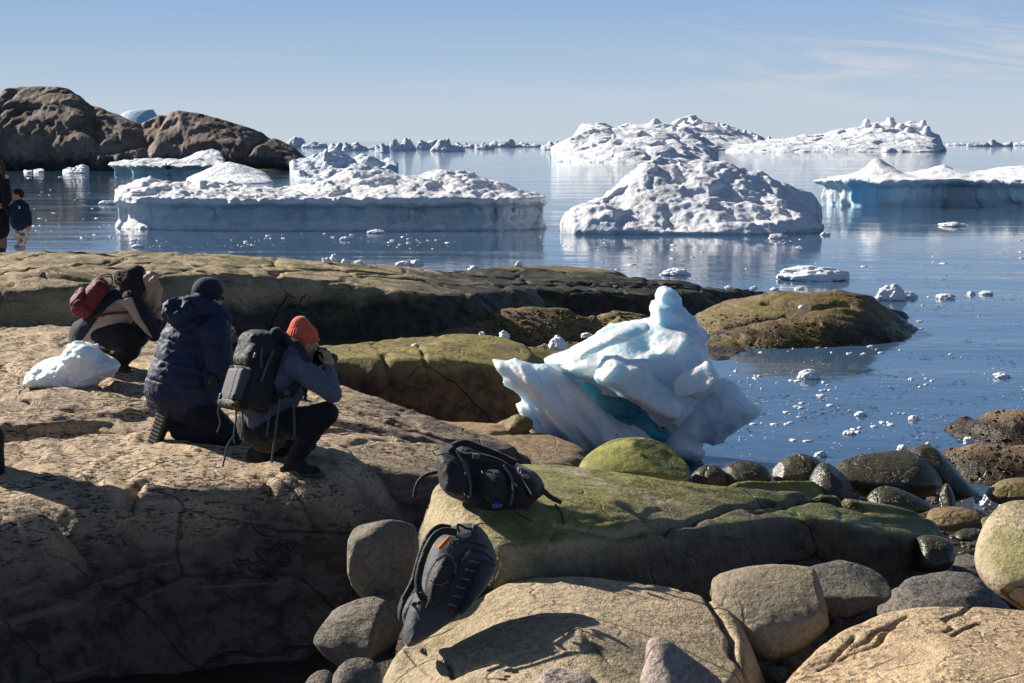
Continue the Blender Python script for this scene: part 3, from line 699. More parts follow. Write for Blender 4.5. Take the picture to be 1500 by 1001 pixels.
# tabular berg in front, with a snow ledge over an undercut wall
M_TAB = snow_mat('berg_ice_wall', rough=.4, col=(.80, .80, .82), dirt=.12, blue=.0, bluecol=(.24, .47, .56), green=(.66, .72, .72), zb=.95, zt=1.2, bs=.8, lump=1.6)
o = berg('iceberg', [(158, 62), (175, 60.5), (240, 59.8), (330, 59.6), (430, 59.4), (560, 59.4), (700, 59.6), (775, 60.2), (806, 61.5), (790, 64), (700, 65.5), (560, 66), (420, 66), (300, 65.5), (200, 65)],
         [(190, 264, 63), (230, 262, 63.5), (275, 270, 63), (330, 268, 64), (380, 278, 63.5), (430, 285, 63), (480, 262, 64), (510, 250, 64.5), (550, 252, 64), (590, 262, 63.5), (640, 252, 64.5), (690, 252, 64.5), (730, 266, 64), (770, 286, 63.5),
          (250, 284, 61), (330, 288, 61), (430, 288, 61), (500, 280, 61.5), (560, 278, 61.5), (640, 276, 61.5), (720, 284, 61.5)],
         .062, M_TAB, zl=1.16, lip=.22, inset=.40, ledge=.30, insc=.5, seed=5, amp=.50, sc=.6, amp2=.14, sc2=2.2, a=.45, k=.8, warp=.35, wf=.24, wsc=1.0, flute=.5, notch=-.3, mode=0)
tag(o, 'long flat iceberg with a snowy ledge over a steep blue-grey wall', 'iceberg')
# mound of rough snow on its right
M_MND = snow_mat('mound_snow', col=(.80, .80, .83), dirt=.22, zb=.05, zt=.4, green=(.30, .36, .34), bs=.9, lump=1.6, amt=.8)
o = berg('iceberg', [(822, 57.5), (870, 56.8), (960, 56.6), (1060, 56.4), (1150, 56.6), (1196, 58), (1212, 60), (1190, 63.5), (1100, 65.5), (980, 66), (880, 64.5), (830, 61)],
         [(835, 318, 58), (880, 292, 59.5), (930, 252, 61.5), (965, 232, 62.5), (1010, 232, 62.5), (1060, 238, 62.5), (1110, 250, 62.5), (1150, 268, 62), (1190, 288, 61.5), (900, 312, 58), (960, 290, 59), (1040, 290, 59), (1100, 300, 58.8), (1160, 306, 59.2), (1000, 262, 60.8), (1080, 268, 60.8), (1000, 325, 57.6), (1100, 325, 57.6)],
         .062, M_MND, zl=None, seed=9, amp=.85, sc=.42, amp2=.14, sc2=2.6, a=.35, k=1.2, warp=.35, wf=.5, wsc=.75, mode=0)
tag(o, 'broad mound of rough white snow ice in mid water right of the long iceberg', 'iceberg')
# right-hand berg with a peak, a concave blue wall and an arch
M_RGT = snow_mat('blue_wall_ice', col=(.80, .81, .84), dirt=.12, bluecol=(.25, .66, .88), green=(.66, .82, .88), zb=1.1, zt=1.7, bs=.55, lump=1.2)
o = berg('iceberg', [(1196, 84), (1240, 82), (1300, 80.5), (1350, 80), (1383, 81), (1400, 82), (1440, 81.5), (1500, 80), (1560, 80), (1660, 82), (1640, 88), (1500, 90), (1380, 90), (1260, 90), (1205, 87)],
         [(1215, 270, 85.5), (1245, 264, 85.5), (1268, 246, 85.5), (1278, 234, 85.5), (1284, 231, 85.5), (1290, 233, 85.5), (1304, 242, 85.5), (1320, 254, 85.5), (1335, 264, 85.5), (1284, 262, 83), (1284, 262, 88), (1355, 254, 86), (1383, 240, 87), (1400, 248, 87), (1425, 256, 86.5), (1440, 254, 86.5), (1465, 246, 87), (1500, 242, 87), (1560, 240, 87), (1290, 264, 82.5), (1350, 262, 82.5), (1420, 266, 82.5), (1480, 262, 82.5)],
         .09, M_RGT, zl=1.45, lip=.15, inset=.5, ledge=.45, insc=.16, seed=15, amp=.16, sc=.5, amp2=.10, sc2=1.2, a=.6, k=.6, warp=.4, mode=0, flute=.5, notch=.1)
tag(o, 'iceberg at the right edge with a rounded peak and a blue undercut wall', 'iceberg')
# low floe with green flank in front of the island, and small ones near it
M_GRN = snow_mat('green_flank_ice', col=(.80, .82, .86), dirt=.08, bluecol=(.30, .60, .60), green=(.42, .66, .62), zb=.6, zt=2.2, bs=.3, lump=2)
o = berg('iceberg', [(153, 160), (200, 155), (260, 153), (320, 156), (338, 164), (290, 172), (210, 174), (165, 168)],
         [(165, 238, 163), (200, 234, 164), (235, 237, 164), (262, 234, 165), (290, 226, 166), (308, 218, 166), (322, 224, 165), (332, 234, 164), (215, 246, 158), (290, 245, 158)],
         .19, M_GRN, zl=1.2, inset=.9, ledge=.7, seed=21, amp=.5, sc=.35, amp2=.22, sc2=.8, a=.9, k=.8, warp=.8)
tag(o, 'low iceberg with a pale green flank in front of the rocky island', 'iceberg')
# smooth rounded dome and the lumpy one behind the tabular berg
M_DOME = snow_mat('dome_ice', col=(.82, .84, .88), dirt=.03, zb=.4, zt=3.0, bluecol=(.42, .68, .84), green=(.60, .76, .86), bs=.12, lump=1.5)
o = berg('iceberg', [(272, 128), (330, 124), (390, 126), (405, 131), (370, 139), (310, 141), (276, 136)],
         [(285, 262, 131), (305, 246, 132), (335, 236, 133), (358, 242, 133), (372, 256, 131), (395, 262, 130)], .14, M_DOME, seed=25, amp=.12, sc=.12, amp2=.12, sc2=.4, a=1.5, k=1.3, warp=.5)
tag(o, 'smooth white domed iceberg just behind the long flat one', 'iceberg')
M_LMP = snow_mat('lump_ice', col=(.66, .74, .84), dirt=.15, bs=.4, lump=2, zb=.0, zt=.8, green=(.5, .62, .7))
o = berg('iceberg', [(424, 142), (470, 137), (540, 138), (588, 146), (575, 156), (500, 160), (430, 154)],
         [(435, 236, 147), (450, 224, 149), (475, 222, 150), (482, 238, 147), (505, 228, 149), (530, 240, 148), (560, 232, 150), (578, 236, 149), (520, 256, 142), (460, 258, 142)], .17, M_LMP, seed=27, amp=1.0, sc=.3, amp2=.35, sc2=.7, a=.8, k=1.4, warp=.8, wf=.7, wsc=.4)
tag(o, 'lumpy blue-grey iceberg behind the middle of the long flat one', 'iceberg')
# big far bergs
M_FARA = snow_mat('far_ice', col=(.78, .80, .84), dirt=.12, holes=.5, bs=.13, lump=1.5, zb=.2, zt=1.6, green=(.45, .58, .66))
o = berg('iceberg', [(808, 262), (860, 250), (940, 246), (1020, 248), (1056, 258), (1040, 300), (960, 316), (860, 312), (815, 285)],
         [(815, 222, 266), (835, 200, 275), (853, 182, 285), (880, 190, 280), (910, 184, 285), (935, 186, 285), (960, 173, 290), (985, 182, 290), (1015, 190, 290), (1035, 206, 285), (1048, 224, 270), (870, 214, 262), (930, 212, 262), (990, 214, 262), (900, 225, 254), (980, 225, 254)],
         .3, M_FARA, seed=31, amp=2.0, sc=.12, amp2=.6, sc2=.45, a=3, k=1.2, warp=2, wf=2.4, wsc=.20, mode=0, towers=[(853, 181, 285, 6), (880, 190, 276, 9), (912, 183, 284, 8), (960, 173, 288, 10), (985, 184, 284, 8), (940, 190, 272, 10), (900, 205, 262, 12), (1010, 196, 276, 9)])
tag(o, 'large jagged iceberg behind the snow mound, its left slope brightly lit', 'iceberg')
M_FARB = snow_mat('far_ice_smooth', col=(.79, .81, .86), dirt=.08, bs=.07, lump=1.5, zb=.3, zt=2.4, green=(.25, .36, .42))
o = berg('iceberg', [(935, 600), (1000, 590), (1080, 595), (1130, 620), (1100, 680), (1000, 690), (940, 660)],
         [(960, 198, 640), (985, 186, 640), (1003, 176, 645), (1020, 172, 650), (1035, 186, 650), (1055, 180, 650), (1075, 186, 650), (1100, 194, 650), (1125, 206, 640), (1010, 200, 615), (1070, 205, 615)],
         .65, M_FARB, seed=33, amp=4, sc=.05, amp2=1.2, sc2=.2, a=4, k=1.2, warp=4, wf=4.5, wsc=.085, zb=-1, mode=0, towers=[(985, 184, 640, 6), (1003, 174, 640, 5), (1012, 171, 645, 4), (1022, 174, 640, 5), (1035, 186, 636, 6), (1052, 178, 640, 4), (1066, 182, 640, 5), (1080, 188, 640, 5), (1092, 190, 640, 4), (1110, 196, 636, 5)])
tag(o, 'far iceberg with many sharp white peaks rising left of the towered one', 'iceberg')
o = berg('iceberg', [(1055, 500), (1120, 488), (1220, 484), (1320, 482), (1380, 492), (1388, 520), (1340, 550), (1200, 560), (1080, 545)],
         [(1062, 218, 515), (1100, 212, 520), (1140, 203, 530), (1180, 198, 535), (1205, 200, 530), (1225, 193, 535), (1246, 190, 535), (1262, 186, 535), (1285, 183, 535), (1310, 182, 535), (1340, 182, 535), (1360, 188, 530), (1376, 205, 525), (1140, 214, 500), (1200, 211, 505), (1260, 205, 505), (1320, 202, 505), (1365, 206, 505)],
         .5, M_FARB, seed=35, amp=1.0, sc=.08, amp2=.9, sc2=.3, a=3, k=1.6, warp=2, wf=2.0, wsc=.15, zb=-1, mode=0, towers=[(1270, 173, 530, 7), (1284, 180, 524, 9), (1305, 170, 530, 8), (1319, 180, 526, 9), (1336, 176, 532, 9), (1352, 175, 528, 6), (1358, 184, 524, 6), (1255, 190, 526, 8), (1330, 186, 520, 7), (1372, 196, 526, 6)])
tag(o, 'long far iceberg on the right crowned by a cluster of rounded towers', 'iceberg')
# flat-topped blue berg far behind the island
M_BLUE = snow_mat('far_blue_ice', col=(.45, .60, .78), dirt=.02, bs=.02, lump=.3)
o = berg('iceberg', [(165, 900), (240, 900), (244, 940), (165, 940)], [(176, 168, 920), (184, 162, 920), (200, 160, 920), (215, 160, 920), (225, 160, 920), (231, 170, 920), (238, 184, 920)], 1.6, M_BLUE, seed=37, amp=.3, sc=.02, amp2=.5, sc2=.08, a=6, k=1, warp=1, zb=-2, mode=0)
tag(o, 'flat-topped pale blue iceberg showing through the notch of the island', 'iceberg')
# the ragged line of small bergs on the horizon
rg = random.Random(7)
M_HZ = snow_mat('horizon_ice', col=(.80, .84, .90), dirt=.05, bs=.03, lump=2)
def hberg(x0, x1, yt, yb, sd, label, grp='icebergs scattered along the horizon', peaks=None, jag=.35):
    tt = tan(TH+atan((yb-CY)/F)); D = CAMZ/max(tt, .0012)
    wd = (x1-x0)/F*D; dep = max(wd*.5, 6)
    h = (yb-yt)/F*D
    foot = [(x0, D+dep*.35), (x0*.7+x1*.3, D+dep*.05), (x0*.3+x1*.7, D), (x1, D+dep*.3), (x1*.9+x0*.1, D+dep*.8), (x0*.5+x1*.5, D+dep), (x0*.9+x1*.1, D+dep*.8)]
    r = random.Random(sd); pk = peaks or [(.12+.76*i/5, r.uniform(.35, 1)) for i in range(6)]
    ctrl = [(x0+(x1-x0)*a_, yb-(yb-yt)*b_, D+dep*(.45+.1*r.random())) for a_, b_ in pk]
    o = berg('distant_iceberg', foot, ctrl, max(D/1500*.9, wd/110), M_HZ, seed=sd, amp=h*.22, sc=4/max(wd, 1), amp2=h*.09, sc2=9/wd, a=h*.5, k=.8, warp=wd*.03, zb=-h*.1, wf=h*.22, wsc=8/wd, mode=0)
    tag(o, label, 'iceberg', grp)
hz = [(416, 450, 197, 216, 'pale pointed iceberg on the horizon right of the island'), (440, 482, 207, 217, 'low ragged iceberg on the horizon beside the pale pointed one'),
      (480, 506, 206, 218, 'small square-topped iceberg left of the dark blue horizon one'), (500, 542, 206, 221, 'dark blue stepped iceberg on the horizon above the lumpy one'),
      (524, 552, 213, 219, 'thin low floe right of the dark blue stepped iceberg'), (548, 572, 209, 224, 'narrow upright iceberg standing on a low white floe'),
      (568, 612, 200, 221, 'peaked iceberg with a white crest left of the horizon group'), (604, 634, 203, 219, 'blocky iceberg in the middle of the horizon group'), (628, 684, 204, 222, 'blue-shaded iceberg with a long tail in the horizon group'),
      (622, 662, 200, 215, 'jagged iceberg rising behind the horizon group'), (664, 706, 207, 217, 'low rough iceberg right of the horizon group'), (694, 726, 208, 219, 'flat dark-footed iceberg before the smooth white wedges'),
      (714, 758, 203, 216, 'smooth white wedge-shaped iceberg near the horizon'), (752, 796, 207, 216, 'long blue-grey wedge iceberg left of the big far one'), (790, 826, 202, 220, 'white spiky iceberg touching the big far one from the left')]
for i, (x0, x1, yt, yb, lb) in enumerate(hz): hberg(x0, x1, yt, yb, 100+i, lb)
for i, (x0, x1, yt, yb, lb) in enumerate([(1120, 1170, 196, 212, 'spiky iceberg far behind the smooth slope of the towered one'), (1384, 1420, 208, 213, 'thin ice strip just right of the towered iceberg'), (1414, 1450, 206, 215, 'small white iceberg on the right horizon'), (1446, 1486, 203, 215, 'low pointed iceberg near the right end of the horizon'), (1480, 1530, 206, 214, 'low iceberg cut by the right edge on the horizon')]):
    hberg(x0, x1, yt, yb, 140+i, lb, 'icebergs on the right horizon')
# ice under the island cliff
M_BIT = snow_mat('loose_ice', col=(.80, .84, .88), dirt=.05, bs=2, lump=.6)
for i, (x0, x1, yt, yb, lb) in enumerate([(90, 132, 238, 254, 'pointed white ice block under the island cliff'), (48, 66, 246, 253, 'small white ice block farthest left below the cliff'), (34, 48, 248, 253, 'tiny ice block left of the other two under the cliff')]):
    hberg(x0, x1, yt, yb, 160+i, lb, 'ice blocks under the island cliff')
def chunk(name, px, py, wpx, hpx, seed, mat, z=0.0, label=None, cat='ice chunk', group=None, flat=1, res=5, lumps=.35):
    """free-standing lump of ice; px,py = its foot"""
    c = Pz(px, py, z); s_ = wpx/F*c[1]/2; hh = hpx/F*c[1]
    import bmesh
    bm = bmesh.new(); bmesh.ops.create_icosphere(bm, subdivisions=res, radius=1)
    V = np.array([v.co[:] for v in bm.verts]); Fs = [[v.index for v in f.verts] for f in bm.faces]; bm.free()
    d = 1+lumps*1.9*fbm(V[:, 0]+seed*3.1, V[:, 1], V[:, 2], 1.9, 4, .6, seed, 0)+lumps*1.1*(worley(V[:, 0]*1.6+seed, V[:, 1]*1.6, V[:, 2]*1.6, seed)[2]-.5)
    V = V*d[:, None]; V[:, 2] = np.where(V[:, 2] < -.25, -.25+(V[:, 2]+.25)*.2, V[:, 2])
    V[:, 2] = (V[:, 2]-V[:, 2].min()); V[:, 2] *= hh/V[:, 2].max(); V[:, 0] *= s_/np.abs(V[:, 0]).max(); V[:, 1] *= s_*.75/np.abs(V[:, 1]).max()
    V += [c[0], c[1]+s_*.5, c[2]-hh*.12]
    o = mkmesh(name, V, Fs, mat); 
    if label: tag(o, label, cat, group)
    return o
# floes and growlers in the near water
M_FLO = snow_mat('floe_ice', col=(.80, .81, .84), dirt=.10, bs=2.2, lump=.8)
for i, (px, py, w_, h_, lb) in enumerate([(1197, 412, 112, 24, 'flat lumpy white floe with a mirror image, off the weedy islet'), (1308, 441, 48, 28, 'rounded white ice lump floating right of the weedy islet'), (1330, 437, 34, 10, 'thin white floe touching the rounded lump'),
        (1387, 438, 32, 8, 'dirty flat floe right of the rounded lump'), (1424, 432, 14, 6, 'small white floe right of the dirty flat one'), (1446, 432, 22, 6, 'white floe near the right edge beyond the dirty one'), (990, 404, 48, 12, 'long low floe before the snow mound reflection'),
        (1187, 556, 36, 16, 'bright white floe alone in the blue bay'), (1470, 554, 26, 9, 'white floe near the right edge in the bay'), (1262, 610, 20, 7, 'small white floe in the middle of the bay'), (1340, 616, 18, 8, 'small white floe right of mid bay'),
        (1203, 670, 22, 10, 'white floe close to the dark shore boulders'), (1245, 637, 22, 6, 'low white floe between bay centre and dark boulders'), (1140, 350, 30, 8, 'small floe beside the foot of the snow mound'), (643, 338, 24, 14, 'small pyramid of ice leaning on the blue-grey wall'),
        (1210, 345, 16, 6, 'tiny floe off the right tip of the snow mound'), (1400, 332, 50, 7, 'flat floe before the blue undercut wall'), (1465, 302, 16, 9, 'white lump by the foot of the blue wall at right'), (1280, 460, 14, 6, 'little ice lump at the tip of the weedy islet'), (1282, 492, 24, 6, 'low floe off the near side of the weedy islet'),
        (505, 352, 16, 6, 'floe before the middle of the blue-grey wall'), (550, 342, 30, 6, 'flat floe nearest the blue-grey wall'), (200, 363, 20, 5, 'floe beneath the left end of the long iceberg'), (156, 300, 28, 7, 'pale floe left of the long iceberg')]):
    chunk('ice_floe', px, py, w_, h_, 200+i, M_FLO, 0, lb, 'ice floe', None, res=5 if w_ > 25 else 4, lumps=.3)
# ice lumps stranded on the rocks
for i, (px, py, w_, h_, z, lb) in enumerate([(478, 386, 16, 10, 1.55, 'leftmost ice lump of the row on the ridge crest'), (490, 386, 20, 16, 1.52, 'tallest ice lump of the row on the ridge crest'), (506, 387, 16, 9, 1.5, 'middle ice lump of the row on the ridge crest'), (525, 388, 16, 8, 1.46, 'rightmost ice lump of the row on the ridge crest'),
        (590, 390, 26, 8, 1.2, 'flat ice lump at the water behind the ridge crest'), (610, 391, 24, 12, 1.18, 'taller ice lump beside the flat one behind the ridge'), (694, 400, 22, 12, .9, 'ice lump on the low part of the ridge'), (712, 399, 12, 7, .85, 'small ice lump right of another on the low ridge'), (760, 391, 12, 10, .55, 'pointed ice lump on the shelf beyond the ridge'),
        (738, 498, 20, 15, 1.05, 'round white ice lump on the green bench rock'), (706, 492, 12, 7, 1.12, 'small ice lump left of the round white one'), (818, 511, 30, 22, .95, 'pointed ice block behind the big ice sculpture'), (608, 510, 14, 8, 1.08, 'ice bit lying in the pool on the bench rock'), (860, 495, 20, 8, .55, 'flat ice piece on wet rock above the sculpture'),
        (1175, 452, 12, 6, .62, 'small ice bit on top of the weedy islet'), (1068, 424, 14, 6, .35, 'left ice bit on the tail of the ridge'), (1105, 425, 12, 7, .3, 'middle ice bit on the tail of the ridge'), (1135, 426, 14, 6, .25, 'right ice bit on the tail of the ridge'), (1172, 426, 16, 7, .75, 'ice bit behind the weedy islet crest'),
        (1420, 651, 18, 12, .48, 'pointed ice piece on the brown skerry'), (1360, 653, 10, 6, .42, 'tiny ice piece left of the pointed one on the skerry'), (1323, 660, 18, 9, .3, 'ice piece in the seaweed left of the skerry'),
        (1490, 752, 52, 48, .2, 'large clear ice lump at the right edge of the gully'), (1405, 744, 56, 40, .30, 'crumbled ice slab among the dark boulders'), (1375, 722, 26, 18, .35, 'small ice piece left of the crumbled slab'), (1258, 724, 26, 18, .3, 'ice lump wedged between dark shore boulders'), (1452, 742, 30, 22, .3, 'frosty ice lump between slab and right edge'), (1428, 764, 36, 12, .28, 'low ice rim in front of the crumbled slab')]):
    chunk('ice_lump', px, py, w_, h_, 300+i, M_FLO, z, lb, 'ice lump', None, res=5 if w_ > 25 else 4, lumps=.35)
# brash: small floating bits, each a thing, the largest nearest
def flatbit(i, x, y, s_, mat):
    r = random.Random(i*7+1); n = 9; V = []; 
    ph = [r.uniform(.55, 1.25) for _ in range(n)]; el_ = r.uniform(.45, .9); ro = r.uniform(0, pi)
    for lv, (sc_, z_) in enumerate(((1.0, -.01), (.95, .006+s_*.04), (.62, .010+s_*.10))):
        for j in range(n):
            a_ = 2*pi*j/n; rx, ry = cos(a_)*ph[j]*s_*sc_, sin(a_)*ph[j]*s_*sc_*el_
            V.append((x+rx*cos(ro)-ry*sin(ro), y+rx*sin(ro)+ry*cos(ro), z_*r.uniform(.7, 1.2) if lv else z_))
    V.append((x, y, .010+s_*.12)); Fs = []
    for lv in (0, 1):
        for j in range(n): Fs.append((lv*n+j, lv*n+(j+1) % n, (lv+1)*n+(j+1) % n, (lv+1)*n+j))
    for j in range(n): Fs.append((2*n+j, 2*n+(j+1) % n, 3*n))
    return mkmesh('brash_ice', V, Fs, mat, base=np.array([x, y, 0.0]))
M_BRA = snow_mat('brash', col=(.66, .67, .68), dirt=.15, bs=6, lump=.25)
rb = random.Random(11); spots = []
def scat(n, x0, x1, y0, y1, s0, s1, cl=.0):
    k_ = 0
    while k_ < n:
        px, py = rb.uniform(x0, x1), rb.uniform(y0, y1)
        if cl and float(vnoise(px/70., py/22., 3.3, 4)) < cl: continue
        p_ = Pz(px, py, 0); spots.append((p_[0], p_[1], (s0+(s1-s0)*rb.random()**2.4)*.85/2083*p_[1])); k_ += 1
scat(95, 1070, 1500, 515, 660, 1.6, 9, .16); scat(40, 1100, 1500, 345, 510, 1.6, 9, .12); scat(16, 1100, 1320, 495, 520, 3, 8)
scat(60, 190, 800, 342, 366, 2, 7, .02); scat(45, 40, 180, 258, 350, 2, 6); scat(28, 820, 1180, 350, 398, 2, 7)
for i, (x, y, s_) in enumerate(spots[:284]):
    tag(flatbit(i, x, y, s_, M_BRA), 'small piece of brash ice floating on the water', 'brash ice', 'brash ice floating in the bay')

# ------------------------------------------------------------------ the island
def hill(name, ridge, foot_y0, res, mat, seed):
    pass
XX = np.linspace(-.62, -.115, 560)      # angle positions (x/y)
def prof(px_, pts): return np.interp(px_, [a for a, b_ in pts], [b_ for a, b_ in pts])
sk = [(-400, 150), (-200, 150), (-60, 158), (0, 148), (20, 134), (50, 129), (95, 129), (115, 135), (135, 150), (165, 163), (200, 178), (215, 182), (240, 170), (270, 164), (300, 168), (340, 180), (375, 192), (410, 206), (435, 220), (448, 232), (456, 240)]
pxs = np.linspace(-420, 462, 560); D0_, D1_ = 178., 230.
nD = 150; Ds = np.linspace(D0_, D1_, nD)
PXg, DD = np.meshgrid(pxs, Ds)
crest = prof(PXg, sk)
xg = (PXg-750)/F*DD/1.0
dc = 193+3*np.sin(PXg/60.)   # distance of the crest line
zc = np.array([P(0, float(c), 193.)[2] for c in prof(pxs, sk)])[None, :]*(dc/193.)
tf = np.clip((DD-D0_-3-1.0*np.sin(PXg/33.))/(dc-D0_-4), -.2, 1)
tb = np.clip((DD-dc)/(D1_-dc), 0, 1)
shape = np.where(DD < dc, np.sign(tf)*np.abs(tf)**.55, 1-.9*tb**2)
Zi = zc*shape-.0
f1, f2, cid = worley(xg*.075+.25*fbm(xg, DD, 0*xg, .05, 3, seed=2), DD*.03, Zi*.06, 5)
Zi = Zi+(.8*fbm(xg, DD, Zi, .09, 5, .55, 61, 1)-1.3*np.exp(-((f2-f1)/.07)**2)+(cid-.5)*1.0)*np.clip(shape*2, 0, 1)*np.clip(1.3-shape, .25, 1)
Zi = np.where(shape <= 0, -1.2, Zi)
# drop off at the right-hand end
n_, m_ = xg.shape; idx = np.arange(n_*m_).reshape(n_, m_)
q = np.stack([idx[:-1, :-1], idx[:-1, 1:], idx[1:, 1:], idx[1:, :-1]], -1).reshape(-1, 4)
V = np.stack([xg.ravel(), DD.ravel(), Zi.ravel()], 1)
nrm = fbm(V[:, 0], V[:, 1], V[:, 2], .22, 4, .55, 71, 1)
V[:, 1] -= nrm*1.2+.2*fbm(V[:, 0]*1.6, V[:, 1], V[:, 2]*.5, .5, 4, .6, 75, 1); V[:, 2] += np.where(V[:, 2] > 1, .15*fbm(V[:, 0], V[:, 1], V[:, 2], .6, 3, .6, 79, 1), 0); 
o = mkmesh('rocky_hill', V, q, ISL); tag(o, kind='structure')
o = mass('rock_islet', [dict(out=[tuple([*a]) for a in [(358, 243, .5), (385, 236, 1.0), (430, 238, .9), (446, 245, .3), (400, 249, .2), (362, 249, .2)]], a=1.0, k=.8, warp=.4, seed=5)], .35, -.5, BROWN, lambda X, Y, Z, nz: .4*fbm(X, Y, Z, .3, 4, seed=4), margin=6); tag(o, kind='structure')

# ------------------------------------------------------------------ boulders
def boulder(outl, D, T, mat, label, R=None, lean=.35, hs=None, seed=1, amp=.02, name='boulder', cat='boulder', group=None, facets=.0, grooves=None, it=1, leanx=0, cuts=4):
    hs = hs or max(.010, D/1422*1.6)
    def nz(X, Y, Z):
        o_ = amp*1.3*fbm(X, Y, Z, .7/max(T, .15), 4, .55, seed)+T*.16*(worley(X*.55/T+seed, Y*.55/T, Z*.75/T, seed)[0]-.4)
        if facets:
            f1, f2, c = worley(X*2.6+seed, Y*2.6, Z*2.6, seed); o_ = o_-facets*(.5-f1)
        return o_
    rp_ = random.Random(seed*13+5); w3 = np.array([P(a_, b_, D) for a_, b_ in outl]); cx, cz = (w3[:, 0].min()+w3[:, 0].max())/2, (w3[:, 2].min()+w3[:, 2].max())/2
    rx, rz = np.ptp(w3[:, 0])/2, np.ptp(w3[:, 2])/2; PL = []
    for _ in range(cuts):
        n_ = np.array([rp_.gauss(0, 1), rp_.gauss(-.3, 1), rp_.gauss(.25, 1)]); n_ /= np.linalg.norm(n_); PL.append((n_, rp_.uniform(.62, .86)))
    def cutf(X, Y, Z):
        px_, pz_ = (X-cx)/rx, (Z-cz)/rz; py_ = (Y-D-lean*(Z-cz)-leanx*(X-cx))/T; o_ = np.full(X.shape, -1., np.float32)
        for n_, of in PL: o_ = -smin(-o_, -((px_*n_[0]+py_*n_[1]+pz_*n_[2]-of)*min(rx, rz, T)+.012*fbm(X, Y, Z, 5, 3, .5, seed)), .05)
        return o_
    o = inflate_obj(name, [dict(o=outl, D=D, T=T, R=R or T*1.1, lean=lean, leanx=leanx, it=it)], hs, mat, nz=nz, cut=cutf if cuts else None, relax=2)
    tag(o, label, cat, group); return o
BOULD2 = rock_mat('oval_boulder_rock', (.33, .275, .19), (.25, .205, .145), moss=.2, mosscol=(.19, .18, .08), wet=.85, wetw=.2, wet_shade_col=(.09, .065, .045), strat=.12, speck=.3, grn=.75)
BOULD3 = rock_mat('edge_boulder_rock', (.42, .345, .23), (.32, .265, .18), moss=.5, mosscol=(.30, .28, .09), strat=.12, speck=.3, cracks=.5, grn=.75)
boulder([(510, 790), (516, 770), (535, 755), (570, 750), (596, 758), (610, 790), (612, 830), (604, 865), (590, 884), (565, 886), (535, 872), (512, 840)], 8.1, .22, GREY,
        'upright grey boulder with a lit left face wedged beside the ledge', R=.13, lean=.15, seed=5, amp=.03, facets=.05, leanx=.5, cuts=6)
boulder([(450, 925), (475, 905), (530, 884), (575, 884), (600, 905), (598, 935), (575, 965), (530, 975), (490, 962)], 7.7, .24, GREY, 'rough grey rock under the foot of the upright boulder', R=.2, lean=.6, seed=7, amp=.03, facets=.06, cuts=6)
boulder([(478, 1012), (490, 985), (510, 970), (545, 972), (560, 990), (560, 1030), (500, 1040)], 6.9, .12, GREY, 'small rock at the bottom edge left of the huge tan boulder', lean=.5, seed=9, amp=.02)
boulder([(440, 1010), (455, 990), (480, 984), (492, 1000), (485, 1030), (450, 1030)], 6.9, .1, GREY, 'small flat stone at the very bottom left of the little rock', lean=.5, seed=19, amp=.02)
boulder([(934, 1000), (946, 975), (948, 948), (965, 940), (985, 946), (1010, 965), (1045, 988), (1075, 1015), (1060, 1060), (950, 1060)], 5.9, .14, PINK, 'pinkish angular rock at the bottom edge before the tan boulder', lean=.35, seed=11, amp=.03, facets=.03, cuts=0)
boulder([(778, 1010), (795, 990), (830, 980), (862, 990), (885, 1008), (870, 1040), (790, 1040)], 5.9, .12, PINK, 'pale rounded rock tip at the bottom edge left of the pinkish one', lean=.5, seed=13, amp=.015)
boulder([(1040, 866), (1070, 850), (1130, 843), (1190, 845), (1220, 852), (1228, 875), (1215, 905), (1190, 925), (1150, 945), (1110, 955), (1090, 940), (1060, 910)], 7.9, .30, BOULD2, 'smooth oval boulder in shade right of the huge tan one', R=.22, lean=.75, seed=15, amp=.045, cuts=1, it=1)
boulder([(1140, 842), (1170, 830), (1230, 828), (1280, 838), (1310, 852), (1300, 872), (1260, 885), (1220, 895), (1170, 880)], 8.9, .25, rock_mat('dark_boulder_rock', (.17, .16, .13), (.12, .11, .09), moss=.2, strat=.3), 'low dark boulder behind the smooth oval one', R=.16, lean=.9, seed=17, amp=.04)  # dark grey-brown rock with some moss
boulder([(1428, 830), (1435, 812), (1450, 790), (1470, 770), (1500, 752), (1560, 750), (1600, 800), (1600, 870), (1550, 905), (1500, 890), (1460, 868), (1435, 850)], 8.6, .34, BOULD3, 'pale lit boulder cut by the right edge above the front sheet', R=.28, lean=.75, seed=21, amp=.07, facets=.06, cuts=0, it=1)
boulder([(1430, 795), (1450, 775), (1480, 765), (1500, 770), (1500, 800), (1470, 812), (1440, 808)], 8.95, .16, BOULD3, 'small pale boulder behind the lit one at the right edge', lean=.5, seed=23, amp=.02)
boulder([(846, 682), (870, 662), (905, 648), (950, 645), (985, 652), (1008, 675), (1012, 700), (980, 715), (880, 712), (850, 700)], 12.4, .42, GREEN, 'rounded green-yellow boulder in front of the ice sculpture', R=.36, lean=.5, seed=25, amp=.03, cuts=2, it=2)
dk = 'dark wet boulders along the water'
